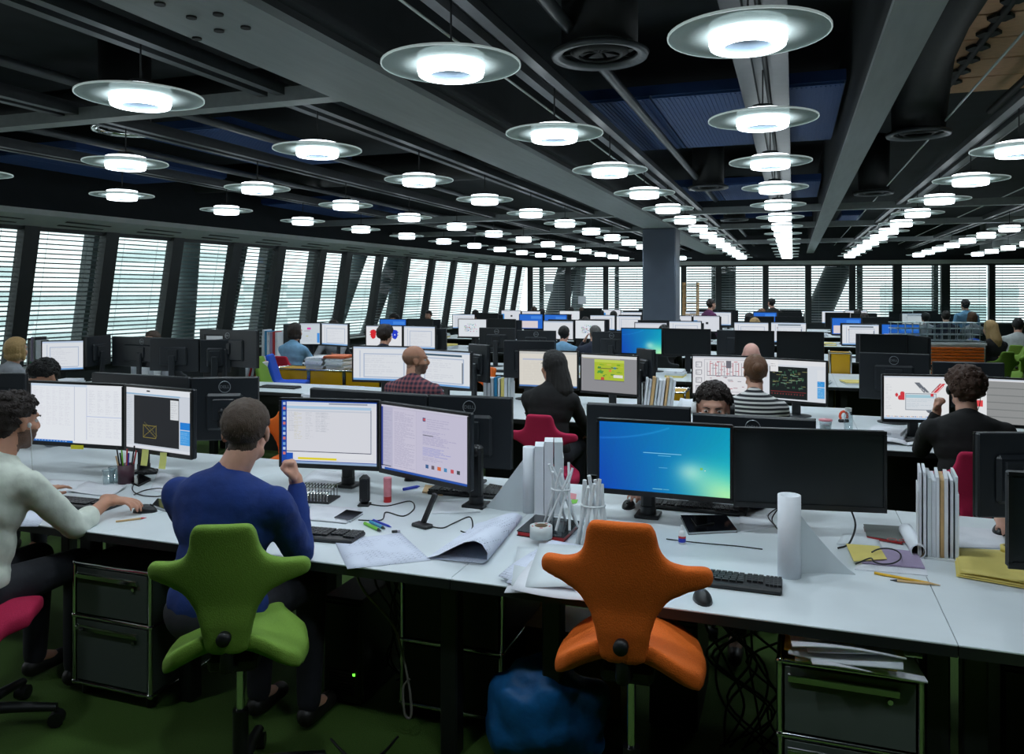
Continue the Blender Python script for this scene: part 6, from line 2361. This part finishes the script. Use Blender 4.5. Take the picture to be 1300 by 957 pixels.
for k in range(9):
    x = xy(487 + k * 4.5, 3.1)
    cable('black cable, %s of those hanging beside the plain black cabinet' % ordinal(k), [(x, 3.1, .68), (x + rr.uniform(-.05, .05), 3.08, .5), (x + rr.uniform(-.1, .1), 3.1, .34), (x + rr.uniform(-.1, .1), 3.15, .12), (x + rr.uniform(-.12, .12), 3.2, .01)], .005)
for k in range(12):
    x = xy(925 + k * 5, 3.15)
    cable('black cable, %s in the tangle between orange chair and chrome cabinet' % ordinal(k), [(x, 3.15, .68), (x + rr.uniform(-.12, .12), 3.1, .52), (x + rr.uniform(-.15, .15), 3.12, .36), (x + rr.uniform(-.15, .15), 3.1, .2), (x + rr.uniform(-.12, .12), 3.15, .01)], .005)
cable('beige cable drooping from the desk edge in a loop', [(xy(447, 2.75), 2.75, .68), (xy(462, 2.75), 2.75, .58), (xy(488, 2.8), 2.8, .48), (xy(505, 2.8), 2.8, .40), (xy(519, 2.8), 2.8, .22), (xy(522, 2.8), 2.8, .10), (xy(514, 2.8), 2.8, .10), (xy(512, 2.8), 2.8, .2), (xy(520, 2.8), 2.8, .24)], .005, M_LEAD)
cable('black cable lying on the carpet under the nearest desk', [(xy(420, 2.7), 2.7, .006), (xy(445, 2.62), 2.62, .006), (xy(480, 2.66), 2.66, .006), (xy(505, 2.8), 2.8, .006)], .005)

# low yellow cabinets with paper stacks in the second aisle
ycx = [xy(345, 8.4), xy(392, 8.4), xy(437, 8.4), xy(484, 8.4), xy(532, 8.4)]
for k in range(4):
    pedestal(ycx[k] + .012, ycx[k + 1] - .012, 8.4, 8.8, .08, .79, 'low yellow chrome edged cabinet, %s from the leaning windows' % ordinal(k), [.5], M_YELLOWCAB, False, 'storage_cabinet')
for k, (px, z1, lab, m_) in enumerate(((407, .14, 'thick stack of grey reports on the yellow cabinet below the blue shirted worker', M_TEXT), (432, .13, 'second thick stack of reports on the yellow cabinets', M_TEXT), (430, .03, 'orange sheets on top of the second report stack', M_RED))):
    zb = .80 if k < 2 else .935
    t = thing('report_stack' if k < 2 else 'folder', lab, 'papers', (xy(px, 8.58), 8.58, zb), .05 * k)
    n = 7 if k < 2 else 2
    for q in range(n):
        MB().box((.01 * math.sin(q * 2.3), .01 * math.cos(q), z1 * (q + .5) / n), (.24 if k < 2 else .28, .32, z1 / n * .93), rz=.05 * math.sin(q * 1.9)).build('report', (M_TEXT, M_PAPER, M_TRACE)[q % 3] if k < 2 else mat('orange_paper', srgb(226, 120, 80), 0.7), t)
pedestal(xy(843, 7.9), xy(872, 7.9), 7.75, 8.1, .08, .78, 'yellow storage cabinet behind the fanned white papers', [.5], M_YELLOWCAB, False, 'storage_cabinet')
pedestal(xy(1046, 9.9) + .1, xy(1075, 9.9) + .1, 10.75, 11.1, .08, .98, 'yellow storage cabinet right of the bald pink head', [.5], M_YELLOWCAB, False, 'storage_cabinet')
flat('paper_heap', 'papers', 'heap of white papers with a pink edge beyond the man with headphones', [(858, 520), (905, 522), (900, 508), (864, 506)], DESK + .03, M_PAPER, .03, wave=.03, seed=3)
for i, (px, py, w, lab) in enumerate(((1000, 545, 40, 'white papers under the dark green drawing screen'), (560, 508, 36, 'white papers beyond the lilac screen'), (790, 515, 30, 'white papers under the green map screen'), (480, 505, 30, 'white papers below the plaid man\'s screens'), (690, 470, 44, 'white papers in the third row past the browser page'))):
    flat('paper_sheet', 'papers', lab, [(px, py + 4), (px + w, py + 5), (px + w, py - 5), (px, py - 5)], DESK + .003, M_PAPER, .006, seed=i)

# right end of the second row
q = at(1048, 549, DESK)
t = thing('plastic_tub', 'clear tub with pink lid on the second row desk', 'tub', q)
MB().lathe([(0, 0), (.036, 0), (.044, .085), (.041, .085), (.034, .004), (0, .004)], 22).build('tub', M_CLEAR, t)
MB().lathe([(0, .085), (.047, .085), (.047, .097), (0, .097)], 22).build('lid', M_PINK, t)
MB().cyl((0, 0, .006), .034, .05, 16).build('food', M_WHITE, t)
q = at(1077, 550, DESK)
t = thing('glass_bottle', 'clear glass bottle with grey cap on the second row desk', 'bottle', q)
MB().lathe([(0, 0), (.030, 0), (.031, .13), (.022, .15), (.020, .16), (.018, .16), (.027, .13), (.026, .006), (0, .006)], 22).build('bottle', M_CLEAR, t)
MB().cyl((0, 0, .158), .023, .025, 18).build('cap', M_TAPE, t)
q = at(1071, 536, DESK)
t = thing('tape_dispenser', 'red orange tape dispenser behind the glass bottle', 'dispenser', q, .4)
MB().tube([(.03 * math.cos(a), 0, .05 + .035 * math.sin(a)) for a in [PI * k / 8 * 1.4 - .6 for k in range(9)]], .010, 8).build('arm', mat('orange_red_plastic', srgb(220, 70, 30), 0.4), t)
MB().box((0, 0, .012), (.08, .03, .024), bev=.006).build('base', M_LEG, t)
t = thing('magazine', 'open magazine lying at the end of the second row', 'magazine', at(1152, 562, DESK), -.15)
for s in (-1, 1):
    MB().sheet([(0, -.13, .001), (s * .19, -.13, .001), (s * .19, .13, .001), (0, .13, .001)] if s > 0 else [(-.19, -.13, .001), (0, -.13, .001), (0, .13, .001), (-.19, .13, .001)], 6, 1, .004, lambda u, v, s=s: (0, 0, .018 * math.sin(PI * (u if s > 0 else 1 - u)) + .006), smooth=True).build('page', M_TEXT, t)
mouse(xy(1160, 5.95), 5.95, 1.2, 'black mouse beyond the open magazine')
flat('paper_sheet', 'papers', 'white sheets beside the open magazine', [(1085, 560), (1125, 563), (1122, 552), (1090, 551)], DESK + .003, M_TEXT, .004)

# orange shutter cabinet with a glass partition and a white scale model on it
sx0, sx1, sy = xy(1178, 12.6), xy(1254, 12.6), 12.6
t = thing('shutter_cabinet', 'orange shutter cabinet with white top under the glass partition', 'cabinet', ((sx0 + sx1) / 2, sy, 0), .22)
sw_ = (sx1 - sx0)
MB().box((0, .25, .5), (sw_, .48, 1.0)).build('carcass', M_WHITE, t)
M_ORSL = mat('orange_shutter_slat', srgb(214, 104, 30), 0.45, var=0.05)
for k in range(22):
    MB().box((0, -.003, .05 + k * .043), (sw_ - .04, .018, .036), bev=.006).build('slat', M_ORSL, t)
MB().box((0, .25, 1.015), (sw_ + .03, .52, .03)).build('top', M_WHITE, t)
t = thing('scale_model', 'white open frame scale model on the shutter cabinet', 'model', ((sx0 + sx1) / 2 - .25, sy + .25, 1.03), .22)
for k in range(4):
    MB().box((0, .0, .02 + k * .085), (1.15, .34, .008)).build('floor_plate', M_MODEL, t)
for k in range(12):
    for y in (-.15, .15):
        MB().box((-.55 + k * .1, y, .14), (.008, .008, .27)).build('post', M_MODEL, t)
t = thing('glass_partition', 'clear glass partition standing before the scale model', 'partition', ((sx0 + sx1) / 2 - .25, sy + .03, 1.03), .22)
MB().box((0, 0, .27), (1.3, .012, .54)).build('pane', mat_glass('partition_glass', (.88, .94, .94), .3, .04), t)
MB().box((0, 0, .008), (1.3, .03, .016)).build('rail', M_CHROME, t)
for k in range(5):
    tag(MB().box((0, .1, .18), (.06, .2, .36)).build('box_file', (M_PAPER, M_TRACE)[k % 2], None, (xy(1137 + k * 6, 12.3), 12.3, DESK)), '%s box file, %s in the row left of the scale model' % (('white', 'grey')[k % 2], ordinal(k)), 'file', 'box files left of the scale model')
# tower model near the pillar and the notes on the far glass
x0 = xy(877, 19.4)
t = thing('scale_model', 'tall beige frame tower model between pillar and standing man', 'model', (x0, 19.4, DESK))
for a in (-1, 1):
    for b in (-1, 1):
        MB().box((a * .16, b * .16, .62), (.03, .03, 1.24)).build('post', M_WOOD, t)
for k in range(9):
    MB().box((0, 0, .05 + k * .14), (.36, .36, .015)).build('floor_plate', M_WOOD, t)
for px, py, lab in ((697, 365, 'white paper square on the far glass, higher one'), (739, 381, 'white paper square on the far glass, lower one')):
    p = fw(far_t(px), 0, -.02)
    tt = thing('paper_square', lab, 'paper', (p.x, p.y, EYE - (-p.x * SIN + p.y * COS) * (py - HOR) / FOC), math.atan2(FD.y, FD.x))
    MB().box((0, 0, 0), (.25, .003, .26)).build('sheet', M_PAPER, tt)
    MB().box((0, -.003, .12), (.08, .002, .02)).build('tape_strip', M_TAPE, tt)
# black box with a white panel by the window
q = at(281, 424, 1.18)
t = thing('projector', 'black box with white panel above the tall monitor back', 'box', (xy(281, 7.4), 7.4, DESK))
MB().box((0, 0, .27), (.32, .22, .54), bev=.01).build('case', M_LEG, t)
MB().box((.0, -.112, .49), (.22, .004, .07)).build('panel', M_WHITE, t)

# a little clutter on the far desks, one by one
nc = 0
for k in range(1, 6):
    for j in DESKS[k]:
        x0, y0 = -0.35 + 1.6 * j, ROWEDGE[k] if not (k == 1 and j == 1) else 5.65
        if x0 < wl(y0, ZH).x + 1.6:
            continue
        if k == 1 and j == -3:
            y0 = 6.85
        if k == 2 and j <= -3:
            y0 = 9.65
        keyboard(x0 + R.uniform(-.1, .1), y0 + .3, R.uniform(-.1, .1), 'black keyboard, %s desk of the %s' % (ordinal(j + 4), ROWNAME[k]))
        n = R.randint(1, 2)
        for q_ in range(n):
            nc += 1
            w, h = .21, R.uniform(.02, .1)
            t = thing('paper_stack', '%s paper stack, %s desk of the %s, %s' % (R.choice(('low', 'tidy', 'loose')), ordinal(j + 4), ROWNAME[k], ('window side', 'pillar side')[q_]), 'papers', (x0 + (-.62, .62)[q_], y0 + R.uniform(.25, .5), DESK), R.uniform(-.3, .3))
            for z in range(3):
                MB().box((.01 * math.sin(z * 2.1), 0, h * (z + .5) / 3), (w, .3, h / 3 * .95), rz=.06 * math.sin(z * 3)).build('sheaf', R.choice((M_PAPER, M_TEXT, M_TRACE, M_YPAPER)), t)
print('objects', len(bpy.data.objects))
